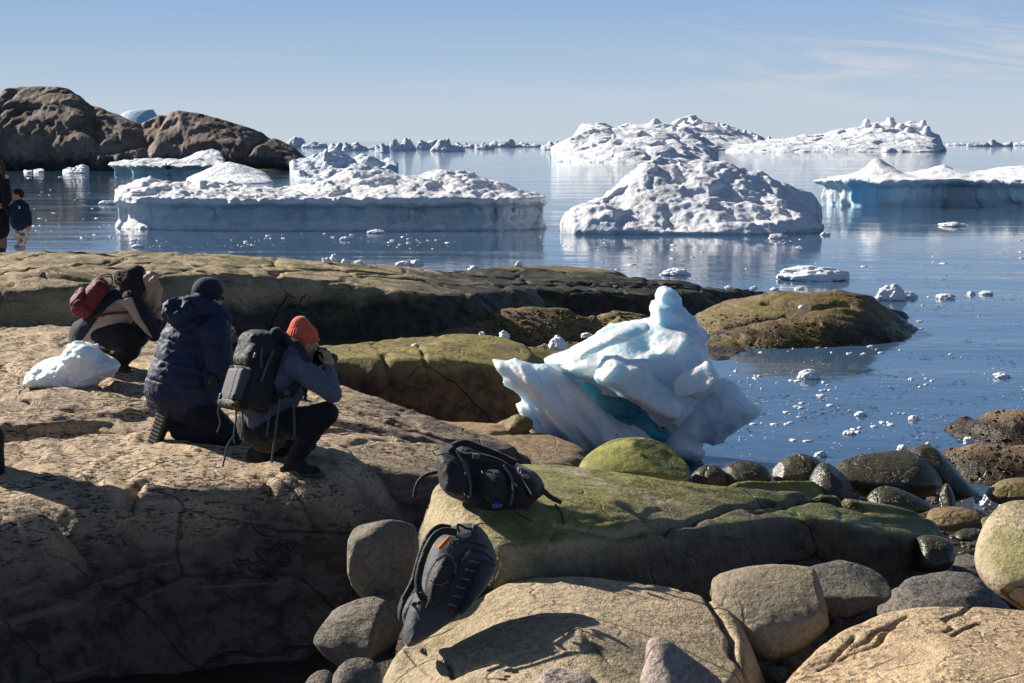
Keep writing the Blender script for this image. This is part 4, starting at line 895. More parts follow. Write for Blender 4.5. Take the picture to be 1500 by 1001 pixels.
for i, (ol, D_, T_, lb) in enumerate([
    ([(1006, 705), (1020, 688), (1045, 680), (1062, 690), (1068, 710), (1030, 715)], 12.6, .18, 'low dark boulder just right of the green-yellow one'),
    ([(1044, 705), (1062, 682), (1090, 675), (1118, 680), (1132, 695), (1125, 712), (1080, 718)], 12.7, .22, 'rounded dark boulder second from the green-yellow one'),
    ([(1124, 695), (1150, 672), (1180, 665), (1205, 676), (1212, 696), (1180, 712), (1140, 708)], 12.8, .24, 'dark boulder with ridged top standing against the blue bay'),
    ([(1182, 720), (1190, 695), (1205, 680), (1222, 682), (1245, 702), (1252, 725), (1225, 740), (1195, 735)], 12.0, .2, 'dark egg-shaped boulder leaning on the long dark one'),
    ([(1210, 700), (1225, 680), (1270, 668), (1330, 664), (1350, 668), (1375, 690), (1380, 715), (1330, 730), (1270, 728), (1235, 715)], 12.4, .34, 'long dark boulder with a level top near the gully'),
    ([(1330, 672), (1350, 656), (1372, 655), (1395, 680), (1420, 710), (1440, 728), (1420, 740), (1385, 728), (1350, 705)], 12.6, .26, 'wedge-shaped dark boulder with a steep right slope'),
    ([(1266, 735), (1285, 716), (1310, 714), (1345, 728), (1368, 742), (1340, 752), (1290, 748)], 11.6, .2, 'low dark slab boulder before the long dark one'),
    ([(1376, 730), (1378, 705), (1392, 708), (1400, 730), (1395, 752), (1380, 748)], 11.7, .1, 'small upright dark stone beside the crumbled ice slab')]):
    boulder(ol, D_, T_, DARKR, lb, lean=.45, seed=40+i, amp=.03, group=dk, cuts=2)
boulder([(1438, 722), (1448, 706), (1480, 700), (1520, 702), (1540, 730), (1500, 742), (1455, 738)], 12.4, .26, BROWN, 'brown boulder at the right edge above the clear ice lump', lean=.5, seed=51, amp=.02)
boulder([(1345, 758), (1370, 746), (1410, 745), (1440, 752), (1436, 768), (1400, 776), (1360, 772)], 11.3, .2, BROWN, 'low brown wet boulder with ice along its edge', lean=.6, seed=53, amp=.03)
boulder([(1335, 800), (1350, 786), (1385, 788), (1400, 802), (1398, 828), (1360, 838), (1335, 830)], 10.3, .2, DARKR, 'dark round boulder tucked under the end of the long slab', lean=.3, seed=55, amp=.02)
boulder([(1432, 768), (1440, 758), (1460, 757), (1475, 764), (1465, 774), (1440, 776)], 10.8, .12, BROWN, 'small weedy stone in the gully pool', lean=.5, seed=57, amp=.04)
boulder([(1395, 785), (1410, 776), (1435, 775), (1448, 782), (1430, 792), (1405, 793)], 10.4, .12, DARKR, 'flat dark stone in the gully before the weedy stone', lean=.5, seed=59, amp=.03)
boulder([(1240, 640), (1236, 640)], 15, .1, BROWN, 'x') if False else None
boulder([(775, 640), (785, 618), (765, 608), (745, 610), (735, 622), (745, 636)], 15.6, .16, BROWN, 'small brown boulder at the foot of the ice sculpture', lean=.3, seed=61, amp=.02)

# ------------------------------------------------------------------ the ice sculpture
IC1 = snow_mat('sculpture_ice', col=(.80, .83, .87), dirt=.03, blue=.55, bluecol=(.52, .74, .82), sss=.55, bs=1.7, lump=.6, rough=.35)
IC2 = snow_mat('blue_ice', col=(.10, .38, .48), dirt=.0, blue=.8, bluecol=(.03, .26, .40), sss=.4, bs=2, lump=.2, rough=.2)
def zz(pts, ox, oy, s): return [(ox+a/s, oy+b/s) for a, b in pts]
A_ = zz([(290, 478), (480, 410), (600, 345), (700, 310), (800, 300), (850, 284), (960, 274), (1032, 278), (1035, 315), (1090, 360), (1045, 395), (1070, 440), (1092, 478), (1142, 558), (1080, 612), (1000, 642), (950, 745), (900, 770), (830, 720), (740, 672), (640, 612), (560, 585), (500, 560), (400, 530)], 700, 380, 3.228)
B_ = zz([(78, 492), (100, 472), (180, 475), (290, 475), (400, 545), (470, 590), (540, 660), (600, 720), (720, 800), (800, 850), (880, 905), (1000, 950), (880, 960), (700, 960), (500, 935), (430, 890), (360, 858), (290, 852), (235, 805), (205, 750), (180, 685), (215, 670), (190, 630), (130, 570), (130, 552), (90, 522)], 700, 380, 3.228)
C_ = zz([(330, 520), (600, 500), (900, 640), (1040, 700), (1060, 800), (1060, 900), (900, 920), (640, 820), (420, 700)], 700, 380, 3.228)
E_ = zz([(900, 800), (960, 700), (1040, 620), (1140, 560), (1200, 570), (1240, 600), (1272, 662), (1348, 710), (1275, 770), (1200, 825), (1135, 882), (1062, 864), (1052, 890), (1072, 925), (990, 952), (900, 935), (860, 880)], 700, 380, 3.228)
HOLE = zz([(815, 728), (870, 735), (920, 770), (978, 822), (940, 832), (880, 815), (830, 780)], 700, 380, 3.228)
b0 = P(920, 668, 16.2)
ice = thing('stranded_ice', (b0[0], b0[1], 0), 'large sculpted blue-white ice block with a knob on top, stranded by the shore', 'ice block')
ZK0 = P(980, 485, 16.2)[2]; ZK1 = P(980, 458, 16.3)[2]
def nzA(X, Y, Z):
    d = .085*fbm(X, Y, Z, 1.7, 4, .55, 3, 2)+.015*fbm(X, Y, Z, 9, 2, .5, 9)
    w1, _, c = worley(X*1.6+Z*.5, Y*1.5, Z*2.2-X*.7, 8); return (d-.20*(w1-.45)+.05*(c-.5))*(1-.75*sstep(Z, ZK0, ZK1))
inflate_obj('snow_crust', [dict(o=A_, D=16.0, T=.62, R=.62, lean=.55), dict(o=zz([(846, 225), (840, 150), (878, 127), (930, 145), (968, 188), (960, 235), (900, 245)], 700, 380, 3.228), D=16.33, T=.20, R=.07, lean=.2, it=1),
 dict(o=zz([(800, 330), (824, 290), (812, 205), (860, 192), (930, 200), (975, 225), (1003, 262), (1035, 275), (1045, 330), (900, 360)], 700, 380, 3.228), D=16.24, T=.26, R=.11, lean=.3, it=1),
 dict(o=zz([(570, 505), (625, 462), (700, 492), (720, 486), (805, 480), (812, 525), (850, 572), (900, 600), (945, 650), (952, 742), (905, 755), (830, 717), (740, 665), (640, 606), (560, 565)], 700, 380, 3.228), D=15.22, T=.20, R=.10, lean=.25, it=1),
 dict(o=zz([(905, 575), (1000, 530), (1060, 500), (1088, 478), (1105, 495), (1142, 556), (1128, 572), (1060, 617), (1000, 642), (945, 650), (905, 620)], 700, 380, 3.228), D=15.16, T=.12, R=.06, lean=.5, it=1),
 dict(o=zz([(370, 505), (450, 498), (540, 488), (582, 520), (578, 560), (520, 562), (440, 534)], 700, 380, 3.228), D=15.6, T=.13, R=.06, lean=.5, it=1),
 dict(o=zz([(480, 416), (600, 350), (700, 312), (800, 302), (832, 332), (785, 372), (700, 384), (600, 414), (520, 446), (476, 446)], 700, 380, 3.228), D=15.55, T=.16, R=.08, lean=.9, it=1)], .0175, IC1, ice, nz=nzA, smoothk=.035, relax=0)
def nzB(X, Y, Z):
    s_ = X*.80+Z*.60; l_ = X*.6-Z*.8
    rib = fbm(s_*5.0, l_*.8, Y*1.2, 1.0, 3, .5, 12, 2)
    return .13*rib+.05*fbm(X, Y, Z, 1.5, 3, .5, 15)+.012*fbm(X, Y, Z, 8, 2, .5, 15)
inflate_obj('ice_plate', [dict(o=B_, D=15.85, T=.34, R=.42, lean=-.15)], .019, IC1, ice, nz=nzB)
inflate_obj('blue_core', [dict(o=C_, D=16.45, T=.30, R=.3, lean=.1)], .022, IC2, ice, nz=lambda X, Y, Z: .08*fbm(X*.6+Z*.5, Y, Z*1.5, 3, 4, .5, 15, 2), holes=[(HOLE, 16.3)])
inflate_obj('ice_wing', [dict(o=E_, D=16.25, T=.34, R=.5, lean=-.05)], .019, IC1, ice, nz=lambda X, Y, Z: .09*fbm(X, Y, Z, 1.6, 4, .5, 25, 2)-.10*(worley(X*1.8, Y*1.5, Z*1.8, 18)[0]-.45), holes=[(HOLE, 16.1)], smoothk=.05)
# crumbled snow lump on the ledge
SNL = snow_mat('wet_snow', col=(.84, .84, .86), dirt=.06, sss=.25, bs=6, lump=1.2, rough=.4)
S_ = [(38, 556), (50, 535), (72, 524), (90, 522), (96, 508), (118, 502), (136, 508), (150, 522), (165, 526), (178, 538), (160, 552), (130, 568), (100, 571), (70, 566), (45, 566)]
o = inflate_obj('snow_lump', [dict(o=S_, D=13.9, T=.26, R=.2, lean=.4), dict(o=[(92, 530), (96, 508), (118, 502), (138, 510), (140, 535), (115, 545)], D=13.75, T=.2, R=.14, lean=.3)], .0085, SNL, nz=lambda X, Y, Z: .05*fbm(X, Y, Z, 5, 5, .6, 5, 2)+.075*(worley(X*5, Y*5, Z*7, 4)[0]-.45)+.05*(worley(X*14, Y*14, Z*16, 6)[0]-.45), smoothk=.04)
tag(o, 'crumbly white snow lump lying on the ledge behind the kneeling people', 'snow lump')

# ------------------------------------------------------------------ people and bags: signed-distance modelling
def field(prims, lo, hi, hs, k=.03, mod=None):
    ax = [np.arange(lo[i]-2*hs, hi[i]+3*hs, hs).astype(np.float32) for i in range(3)]
    X, Y, Z = np.meshgrid(*ax, indexing='ij'); Fv = np.full(X.shape, .3, np.float32)
    for p in prims:
        kk = p.get('k', k); pb = p['bb']; m = .04+kk
        sl = tuple(slice(max(0, int((pb[0][i]-m-ax[i][0])/hs)), max(1, int((pb[1][i]+m-ax[i][0])/hs)+2)) for i in range(3))
        x, y, z = X[sl], Y[sl], Z[sl]
        if x.size == 0: continue
        d = p['f'](x, y, z)
        if p.get('sub'): Fv[sl] = -smin(-Fv[sl], d, kk) if False else np.maximum(Fv[sl], -d)
        else: Fv[sl] = smin(Fv[sl], d, kk)
    if mod is not None: Fv = mod(X, Y, Z, Fv)
    return ax, Fv
def cap(a, b, r1, r2, **kw):
    a = np.asarray(a, float); b = np.asarray(b, float); r = max(r1, r2)
    return dict(f=lambda X, Y, Z: rcone(X, Y, Z, a, b, r1, r2), bb=(np.minimum(a, b)-r, np.maximum(a, b)+r), **kw)
def el_(c, r, R=None, **kw):
    c = np.asarray(c, float); m = max(r)
    return dict(f=lambda X, Y, Z: ell(X, Y, Z, c, r, R), bb=(c-m, c+m), **kw)
def bx_(c, h, r, R, **kw):
    c = np.asarray(c, float); m = float(np.linalg.norm(h))
    return dict(f=lambda X, Y, Z: rbox(X, Y, Z, c, h, r, R), bb=(c-m, c+m), **kw)
def sculpt(name, prims, hs, mat, parent=None, k=.03, mod=None, relax=1, base=None):
    lo = np.min([p['bb'][0] for p in prims if not p.get('sub')], 0)-.03; hi = np.max([p['bb'][1] for p in prims if not p.get('sub')], 0)+.03
    ax, Fv = field(prims, lo, hi, hs, k, mod)
    V, Q = nets(Fv, [a[0] for a in ax], hs)
    if not len(Q): print('EMPTY', name); return None
    for _ in range(relax):
        acc = np.zeros_like(V); ct = np.zeros(len(V))
        for a, b in ((0, 1), (1, 2), (2, 3), (3, 0)):
            np.add.at(acc, Q[:, a], V[Q[:, b]]); np.add.at(ct, Q[:, a], 1); np.add.at(acc, Q[:, b], V[Q[:, a]]); np.add.at(ct, Q[:, b], 1)
        V = V*.5+.5*acc/np.maximum(ct, 1)[:, None]
    return mkmesh(name, V, Q, mat, parent, base=base)
def chain(pts, rs, **kw): return [cap(pts[i], pts[i+1], rs[i], rs[i+1], **kw) for i in range(len(pts)-1)]
def PP(l, D=None): return [P(a[0], a[1], a[2] if len(a) > 2 else D) for a in l]
def tube(name, pts, w_, h_, mat, parent, up=(0, 0, 1), seg=8, it=2):
    """strap: flat oval section w_ x h_ along a smoothed path"""
    p = np.asarray(pts, float)
    for _ in range(it):
        q = [p[0]]
        for i in range(len(p)-1): q += [.75*p[i]+.25*p[i+1], .25*p[i]+.75*p[i+1]]
        q.append(p[-1]); p = np.array(q)
    T = np.gradient(p, axis=0); T /= np.linalg.norm(T, axis=1)[:, None]+1e-9
    V = []; up = np.asarray(up, float)
    for i in range(len(p)):
        s_ = np.cross(T[i], up); s_ /= np.linalg.norm(s_)+1e-9; n_ = np.cross(s_, T[i])
        for j in range(seg):
            a_ = 2*pi*j/seg; V.append(p[i]+s_*cos(a_)*w_/2+n_*sin(a_)*h_/2)
    n = len(p); Fs = [(i*seg+j, i*seg+(j+1) % seg, (i+1)*seg+(j+1) % seg, (i+1)*seg+j) for i in range(n-1) for j in range(seg)]
    Fs += [tuple(range(seg))[::-1], tuple((n-1)*seg+j for j in range(seg))]
    return mkmesh(name, V, Fs, mat, parent)
SKIN = plain('skin', (.50, .27, .19), .5, spec=.35)
BLACKC = cloth('black_trousers', (.012, .012, .016), var=.2)
BOOT = cloth('boot_leather', (.022, .018, .016), fold=30, fh=.003)
NAVY = cloth('navy_puffer', (.013, .023, .062), rough=.6, fold=16, fh=.012, sheen=.0, spec=.35)
NAVYK = cloth('navy_knit', (.018, .022, .045), fold=40, fh=.002)
GREYJ = cloth('grey_jacket', (.115, .125, .165), rough=.8, fold=12, fh=.008)
BAGB = cloth('black_pack', (.022, .022, .025), rough=.6, fold=16, fh=.010)
BAGG = cloth('grey_pack_panel', (.10, .10, .105), rough=.7, fold=12, fh=.003)
BAGG2 = cloth('charcoal_pack', (.062, .063, .072), rough=.65, fold=12, fh=.007)
STRAP = cloth('strap_webbing', (.09, .105, .125), fold=60, fh=.001)
ORANGE = cloth('orange_knit', (.66, .115, .055), fold=20, fh=.002, var=.15, sheen=.3)
CORD = cloth('orange_cord', (.75, .20, .03), fold=60, fh=.001)
RED = cloth('red_pack', (.13, .013, .020), rough=.7, fold=14, fh=.008)
BEIGE = cloth('beige_panel', (.38, .295, .235), rough=.8, fold=12, fh=.006)
DNAVY = cloth('dark_navy_parka', (.014, .018, .030), fold=12, fh=.007)
CAMB = plain('camera_body', (.012, .012, .013), .4)
LENS = plain('lens_glass', (.02, .02, .03), .08)
HAIRD = cloth('dark_fur', (.030, .020, .018), fold=70, fh=.012)
HAIRB = cloth('blond_hair', (.40, .29, .21), fold=50, fh=.006, rough=.5)
SOLE = plain('sole_rubber', (.05, .044, .036), .75)
WHITEM = plain('white_mark', (.75, .75, .75), .5)

def head_prims(c, fwd, s=1.0):
    """skull, jaw, nose, chin, ears around centre c, looking along fwd"""
    R = axes(fwd); r_, f_, u_ = R[:, 0], R[:, 1], R[:, 2]; c = np.asarray(c, float)
    L = [el_(c, (.076*s, .095*s, .105*s), R), cap(c+f_*.045*s-u_*.05*s, c+f_*.055*s-u_*.085*s, .05*s, .038*s, k=.03),
         cap(c+f_*.092*s-u_*.0*s, c+f_*.112*s-u_*.032*s, .010*s, .016*s, k=.015), cap(c+f_*.082*s-u_*.068*s-r_*.018*s, c+f_*.082*s-u_*.068*s+r_*.018*s, .010*s, .010*s, k=.008),
         cap(c+f_*.082*s+u_*.018*s-r_*.03*s, c+f_*.082*s+u_*.018*s+r_*.03*s, .014*s, .014*s, k=.02)]
    for sg in (-1, 1): L.append(el_(c+r_*.077*s*sg-u_*.01*s, (.012*s, .022*s, .032*s), R, k=.01))
    for sg in (-1, 1): L.append(el_(c+r_*.032*s*sg+f_*.098*s+u_*.0*s, (.016*s, .012*s, .010*s), R, sub=True))
    return L
def hand_prims(wrist, palm, fdir, thumb_dir, curl, s=1.0):
    """palm and five fingers of different length; fdir along the fingers, curl = direction they bend to"""
    wrist, palm, fdir, td, curl = (np.asarray(a, float) for a in (wrist, palm, fdir, thumb_dir, curl))
    fdir = fdir/np.linalg.norm(fdir); curl = curl/np.linalg.norm(curl); side = np.cross(fdir, curl); side /= np.linalg.norm(side)
    L = [cap(wrist, palm, .028*s, .034*s, k=.02), cap(palm-side*.02*s, palm+side*.02*s, .026*s, .026*s, k=.015)]
    for i, ln in enumerate((.068, .080, .075, .058)):
        a = palm+side*(.032-.0215*i)*s+fdir*.024*s; b = a+fdir*ln*.5*s+curl*.010*s; c = b+(fdir*.55+curl*.75)*ln*.38*s; d = c+(fdir*.1+curl)*ln*.28*s
        L += [cap(a, b, .0105*s, .0095*s, k=.006), cap(b, c, .0095*s, .0085*s, k=.003), cap(c, d, .0085*s, .0075*s, k=.003)]
    td = td/np.linalg.norm(td); a = palm-fdir*.02*s+td*.026*s; b = a+(td*.6+fdir*.7)*.035*s; c = b+(fdir*.8+curl*.5)*.03*s
    L += [cap(palm-fdir*.03*s, a, .018*s, .014*s, k=.01), cap(a, b, .0135*s, .0115*s, k=.006), cap(b, c, .0115*s, .0095*s, k=.004)]
    return L
def quilt(per, amp, z0=0, tilt=(0, 0)):
    return lambda X, Y, Z, Fv: Fv-amp*np.abs(np.sin(pi*(Z-z0+X*tilt[0]+Y*tilt[1])/per))**.6+amp*.5+.006*fbm(X, Y, Z, 14, 2, .5, 9)
def wrinkle(amp=.005, sc=12): return lambda X, Y, Z, Fv: Fv+amp*fbm(X*1.2, Y, Z*1.7, sc, 3, .5, 4, 2)
def boot(parent, heel, toe, ankle, s=1.0, lift=None, hs=.008):
    heel, toe, ankle = (np.asarray(a, float) for a in (heel, toe, ankle)); f = toe-heel; f /= np.linalg.norm(f)
    n_ = ankle-(heel+toe)/2; n_ -= f*np.dot(n_, f); n_ /= np.linalg.norm(n_)
    R = np.stack([np.cross(f, n_), f, n_], 1)
    b = sculpt('boot', [cap(ankle+n_*.06*s, heel+n_*.05*s, .056*s, .046*s), cap(heel+n_*.045*s, toe+n_*.038*s-f*.02, .045*s, .038*s), cap(ankle, (heel+toe)/2+n_*.05*s, .054*s, .044*s)], hs, BOOT, parent, k=.03, mod=wrinkle(.003, 25))
    sculpt('boot_sole', [bx_((heel+toe)/2+n_*.010*s, (.046*s, np.linalg.norm(toe-heel)/2+.042*s, .014*s), .012*s, R)], hs*.8, SOLE, b if b else parent,
           mod=lambda X, Y, Z, Fv: Fv+.004*np.sin(((X*f[0]+Y*f[1]+Z*f[2]))*2*pi/.03))
    lc = []
    for t_ in (.25, .45, .65):
        q = ankle*(1-t_)+(toe-f*.06+n_*.06)*t_; sd_ = np.cross(f, n_)
        lc.append((q+n_*.035*s-sd_*.03, q+n_*.05*s, q+n_*.035*s+sd_*.03))
    for l_ in lc: tube('lace', l_, .006, .005, STRAP, b, it=1, seg=5)
    return b
def camera_thing(c, fwd, label, s=1.0, parent=None):
    R = axes(fwd); r_, f_, u_ = R[:, 0], R[:, 1], R[:, 2]; c = np.asarray(c, float)
    t_ = thing('camera', c-u_*.05*s, label, 'camera')
    sculpt('camera_body', [bx_(c, (.068*s, .032*s, .046*s), .012*s, R), bx_(c+u_*.050*s, (.026*s, .03*s, .018*s), .01*s, R, k=.01), cap(c+r_*.052*s+f_*.018*s-u_*.03*s, c+r_*.052*s+f_*.018*s+u_*.035*s, .017*s, .017*s, k=.01), cap(c+r_*.045*s+u_*.048*s, c+r_*.045*s+u_*.058*s, .012*s, .012*s, k=.003)], .004, CAMB, t_, k=.006)
    l_ = sculpt('lens', [cap(c+f_*.02*s-u_*.004*s, c+f_*.045*s-u_*.004*s, .031*s, .031*s, k=.002), cap(c+f_*.055*s-u_*.004*s, c+f_*.075*s-u_*.004*s, .034*s, .036*s, k=.002)], .004, CAMB, t_, k=.004)
    sculpt('front_glass', [el_(c+f_*.105*s-u_*.004*s, (.028*s, .012*s, .028*s), R)], .004, LENS, l_)
    sculpt('screen', [bx_(c-f_*.034*s-u_*.006*s, (.038*s, .003, .028*s), .002, R)], .003, LENS, t_)
    return t_

# ---- man in the grey jacket, squatting with the orange hat
D_ = 10.1
PB = P(425, 698, 10.15)
man = thing('person', PB, 'squatting person in grey jacket and orange knit hat looking through a camera', 'person')
fw = np.array([.86, .48, -.12]); fw /= np.linalg.norm(fw)
hc = P(445, 500, 10.24)
shR, elR, wrR = P(433, 536, 10.06), P(487, 577, 9.98), P(480, 541, 10.14)
shL, elL, wrL = P(447, 532, 10.46), P(472, 565, 10.52), P(470, 542, 10.40)
hipR, hipL = P(392, 628, 10.2), P(398, 630, 10.42); knR, knL = P(478, 606, 10.02), P(446, 648, 10.62)
anR, anL = P(437, 668, 10.12), P(386, 662, 10.5)
camc = P(471, 524, 10.27)
bp = head_prims(hc, fw)+[cap(hc-[0, 0, .06], P(425, 532, 10.28), .055, .06)]+chain(PP([(425, 535, 10.28), (410, 560, 10.28), (392, 618, 10.3)]), [.12, .14, .13])+chain([shR, elR, wrR], [.05, .04, .028])+chain([shL, elL, wrL], [.05, .04, .028])+chain([hipR, knR, anR], [.08, .055, .035])+chain([hipL, knL, anL], [.08, .055, .035])+[cap(P(433, 535, 10.08), P(440, 533, 10.45), .06, .06)]
bp += hand_prims(wrR, P(481, 530, 10.17), (-.1, .25, 1), (-1, .1, .2), (-.75, .45, -.1), 1.1)+hand_prims(wrL, P(466, 530, 10.36), (.3, .1, 1), (.6, -.5, .3), (.7, -.5, .1), 1.0)
bp = [p for p in bp if not p.get('sub')]+[p for p in bp if p.get('sub')]
sculpt('body', bp, .0062, SKIN, man, k=.02)
sculpt('jacket', chain(PP([(424, 531, 10.27), (412, 556, 10.27), (392, 605, 10.28)]), [.150, .185, .185])+[cap(P(386, 618, 10.30), P(398, 616, 10.3), .165, .165)]+chain([shR, (shR+elR)/2+[0, 0, .005], elR], [.088, .074, .064], k=.05)+chain([elR, (elR*.35+wrR*.65), wrR], [.063, .054, .043], k=.02)+chain([shL, elL, wrL], [.085, .064, .046])+[cap(P(420, 518, 10.22), P(436, 520, 10.32), .065, .060, k=.03)],
       .0085, GREYJ, man, k=.05, mod=lambda X, Y, Z, Fv: Fv+.008*fbm(X*1.3+Z*.5, Y, Z*1.5-X*.5, 9, 3, .5, 4, 2))
sculpt('collar', [cap(P(430, 513, 10.2), P(442, 519, 10.3), .062, .055)]+[cap(P(424, 500, 10.22), P(428, 516, 10.22), .035, .05)], .008, GREYJ, man, mod=wrinkle(.008, 14))
sculpt('cuff', [cap(wrR-[.0, 0, .028], wrR, .045, .042)], .006, CAMB, man)
def hatmod(X, Y, Z, Fv):
    a_ = np.arctan2(Y-hc[1], X-hc[0]); return Fv+.0030*np.cos(a_*34)*(Z < hc[2]+.16)
h_ = sculpt('hat', [el_(hc+[-.012, 0, .035], (.099, .110, .085), axes(fw)), cap(hc+[-.012, 0, .06], hc+[-.022, -.0, .115], .098, .070, k=.05), ], .0055, ORANGE, man, k=.05, mod=hatmod)
ub = axes(fw)[:, 2]
sculpt('hat_brim', [el_(hc+ub*.022, (.100, .116, .034), axes(fw))], .0055, ORANGE, h_, mod=hatmod)
sculpt('hair', [cap(hc-fw*.055-ub*.02, hc-fw*.04-ub*.085, .050, .035), cap(hc-fw*.0-ub*.02+[.02, -.06, 0], hc-ub*.07+[.03, -.05, 0], .02, .012)], .006, HAIRB, man, mod=wrinkle(.006, 25))
sculpt('trousers', chain(PP([(380, 622, 10.3), (392, 632, 10.3)]), [.165, .155])+chain([hipR, (hipR+knR)/2-[0, 0, .012], knR], [.115, .102, .084], k=.04)+chain([knR, knR*.5+anR*.5+[-.03, 0, 0], anR], [.080, .078, .062], k=.02)+chain([hipL, knL, anL], [.115, .085, .060], k=.03), .009, BLACKC, man, k=.04, mod=lambda X, Y, Z, Fv: Fv+.009*fbm(X, Y, Z*1.3, 9, 3, .5, 8, 2))
boot(man, P(424, 699, 10.12), P(464, 699, 9.98), P(436, 676, 10.11), 1.1)
boot(man, P(370, 674, 10.52), P(402, 692, 10.36), P(386, 664, 10.46), 1.05)
c_ = camera_thing(camc, (.80, .58, -.10), 'black camera held up to the eye by the person in the orange hat', 1.1)
tube('neck_strap', PP([(466, 534, 10.25), (455, 555, 10.12), (447, 575, 10.06), (448, 592, 10.06), (446, 565, 10.1), (440, 545, 10.12)]), .022, .004, BAGB, c_, up=(0, -1, 0))

# ---- the pack on his back
pk = thing('backpack', P(370, 605, 10.05), 'big black and grey hiking backpack worn by the person in the orange hat', 'backpack')
bu = P(384, 490, 10.20)-P(352, 600, 10.02); bu /= np.linalg.norm(bu)
bo = np.array([-.80, -.58, .0]); bo -= bu*np.dot(bo, bu); bo /= np.linalg.norm(bo); br = np.cross(bu, bo)
RB = np.stack([br, bo, bu], 1); pc = P(372, 545, 10.14)
def lp(a, b_, c): return pc+br*a+bo*b_+bu*c
pkb = lambda X, Y, Z, Fv: Fv+.010*fbm(X, Y, Z, 8, 3, .5, 3, 2)
sculpt('main_sack', [bx_(lp(0, -.02, 0), (.160, .115, .275), .07, RB), el_(lp(0, .0, .19), (.165, .13, .12), RB), bx_(lp(.0, -.03, -.2), (.17, .10, .09), .05, RB)], .008, BAGB, pk, k=.04, mod=pkb)
sculpt('front_pocket', [bx_(lp(0, .105, -.13), (.132, .045, .125), .03, RB), ], .007, BAGG, pk, k=.03, mod=lambda X, Y, Z, Fv: Fv+.004*fbm(X, Y, Z, 8, 2)+.010*np.exp(-((((X-pc[0])*br[0]+(Y-pc[1])*br[1]+(Z-pc[2])*br[2])-.05)/.005)**2))
sculpt('bottom_pocket', [bx_(lp(0, .085, -.265), (.150, .065, .035), .03, RB)], .007, BAGB, pk, mod=pkb)
sculpt('lid', [bx_(lp(0, .055, .135), (.150, .085, .125), .065, RB), el_(lp(0, .02, .235), (.15, .115, .07), RB)], .007, BAGB, pk, k=.05, mod=lambda X, Y, Z, Fv: Fv+.011*fbm(X, Y, Z, 9, 3, .5, 13, 2))
tube('zip', [lp(-.14, .13, -.005), lp(-.07, .150, .0), lp(.07, .150, .0), lp(.14, .13, -.005)], .012, .006, BAGG, pk)
tube('zip', [lp(-.15, .13, -.235), lp(0, .152, -.24), lp(.15, .13, -.235)], .010, .006, BAGG, pk)
sculpt('logo_patch', [bx_(lp(-.03, .09, .262), (.02, .012, .005), .003, RB)], .004, CORD, pk)
for a_, s_ in ((.172, 1), (-.172, -1)):
    tube('side_strap', [lp(a_, -.02, .17), lp(a_*1.05, .0, .05), lp(a_*1.05, .01, -.10), lp(a_, .02, -.22)], .024, .006, STRAP, pk, up=tuple(br))
    tube('side_strap', [lp(a_, .07, .16), lp(a_*1.03, .06, .08), lp(a_*1.0, .03, .02)], .02, .006, STRAP, pk, up=tuple(br))
    sculpt('side_pocket', [bx_(lp(a_*.98, -.01, -.17), (.03, .08, .09), .025, RB)], .008, BAGB, pk, mod=pkb)
    sculpt('buckle', [bx_(lp(a_*.95, .10, .09), (.014, .012, .022), .004, RB)], .004, CAMB, pk)
    sculpt('buckle', [bx_(lp(a_*.62, .150, -.23), (.016, .010, .022), .004, RB)], .004, CAMB, pk)
tube('shoulder_strap', [lp(.09, -.11, .24), P(420, 497, 10.08), P(440, 507, 10.03), P(450, 530, 10.02), P(440, 555, 10.04), P(425, 580, 10.08)], .055, .02, BAGB, pk, up=(0, -1, .3))
tube('shoulder_strap', [lp(-.09, -.11, .24), P(432, 500, 10.45), P(450, 515, 10.5), P(450, 540, 10.52)], .055, .02, BAGB, pk, up=(0, -1, .3))
sculpt('back_padding', [bx_(lp(0, -.13, .02), (.14, .03, .25), .03, RB), cap(P(405, 490, 10.15), P(425, 500, 10.2), .05, .045)], .009, DNAVY, pk, k=.03, mod=pkb)
tube('hip_belt', PP([(392, 592, 10.04), (408, 582, 10.02), (426, 572, 10.02), (437, 562, 10.06)]), .055, .018, BAGB, pk, up=(0, -1, 0))
sculpt('buckle', [bx_(P(420, 575, 9.995), (.022, .012, .016), .004, axes((0, 1, 0)))], .004, STRAP, pk)
for l_ in ([(396, 590, 10.02), (394, 615, 9.99), (390, 640, 9.98), (392, 636, 9.98)], [(410, 584, 10.0), (406, 612, 9.98), (403, 640, 9.98), (398, 678, 10.0)], [(430, 590, 9.99), (431, 612, 9.97), (432, 640, 9.96), (428, 645, 9.96)]):
    tube('loose_strap', PP(l_), .018, .004, STRAP, pk, up=(0, -1, 0))
for l_ in ([(346, 600, 9.93), (346, 615, 9.92), (342, 640, 9.93), (344, 650, 9.93)], [(354, 600, 9.93), (357, 618, 9.92), (353, 645, 9.93)], [(342, 640, 9.93), (334, 650, 9.93), (330, 668, 9.93), (326, 684, 9.93)], [(322, 594, 9.95), (319, 605, 9.95), (324, 620, 9.95), (318, 634, 9.95)]):
    tube('loose_strap', PP(l_), .014, .004, STRAP, pk, up=(0, -1, 0))
for dx in (-3, 0, 3): tube('cord', PP([(347, 586, 9.88), (347+dx, 592, 9.87), (346+dx*1.2, 599, 9.88)]), .006, .006, CORD, pk, it=1)

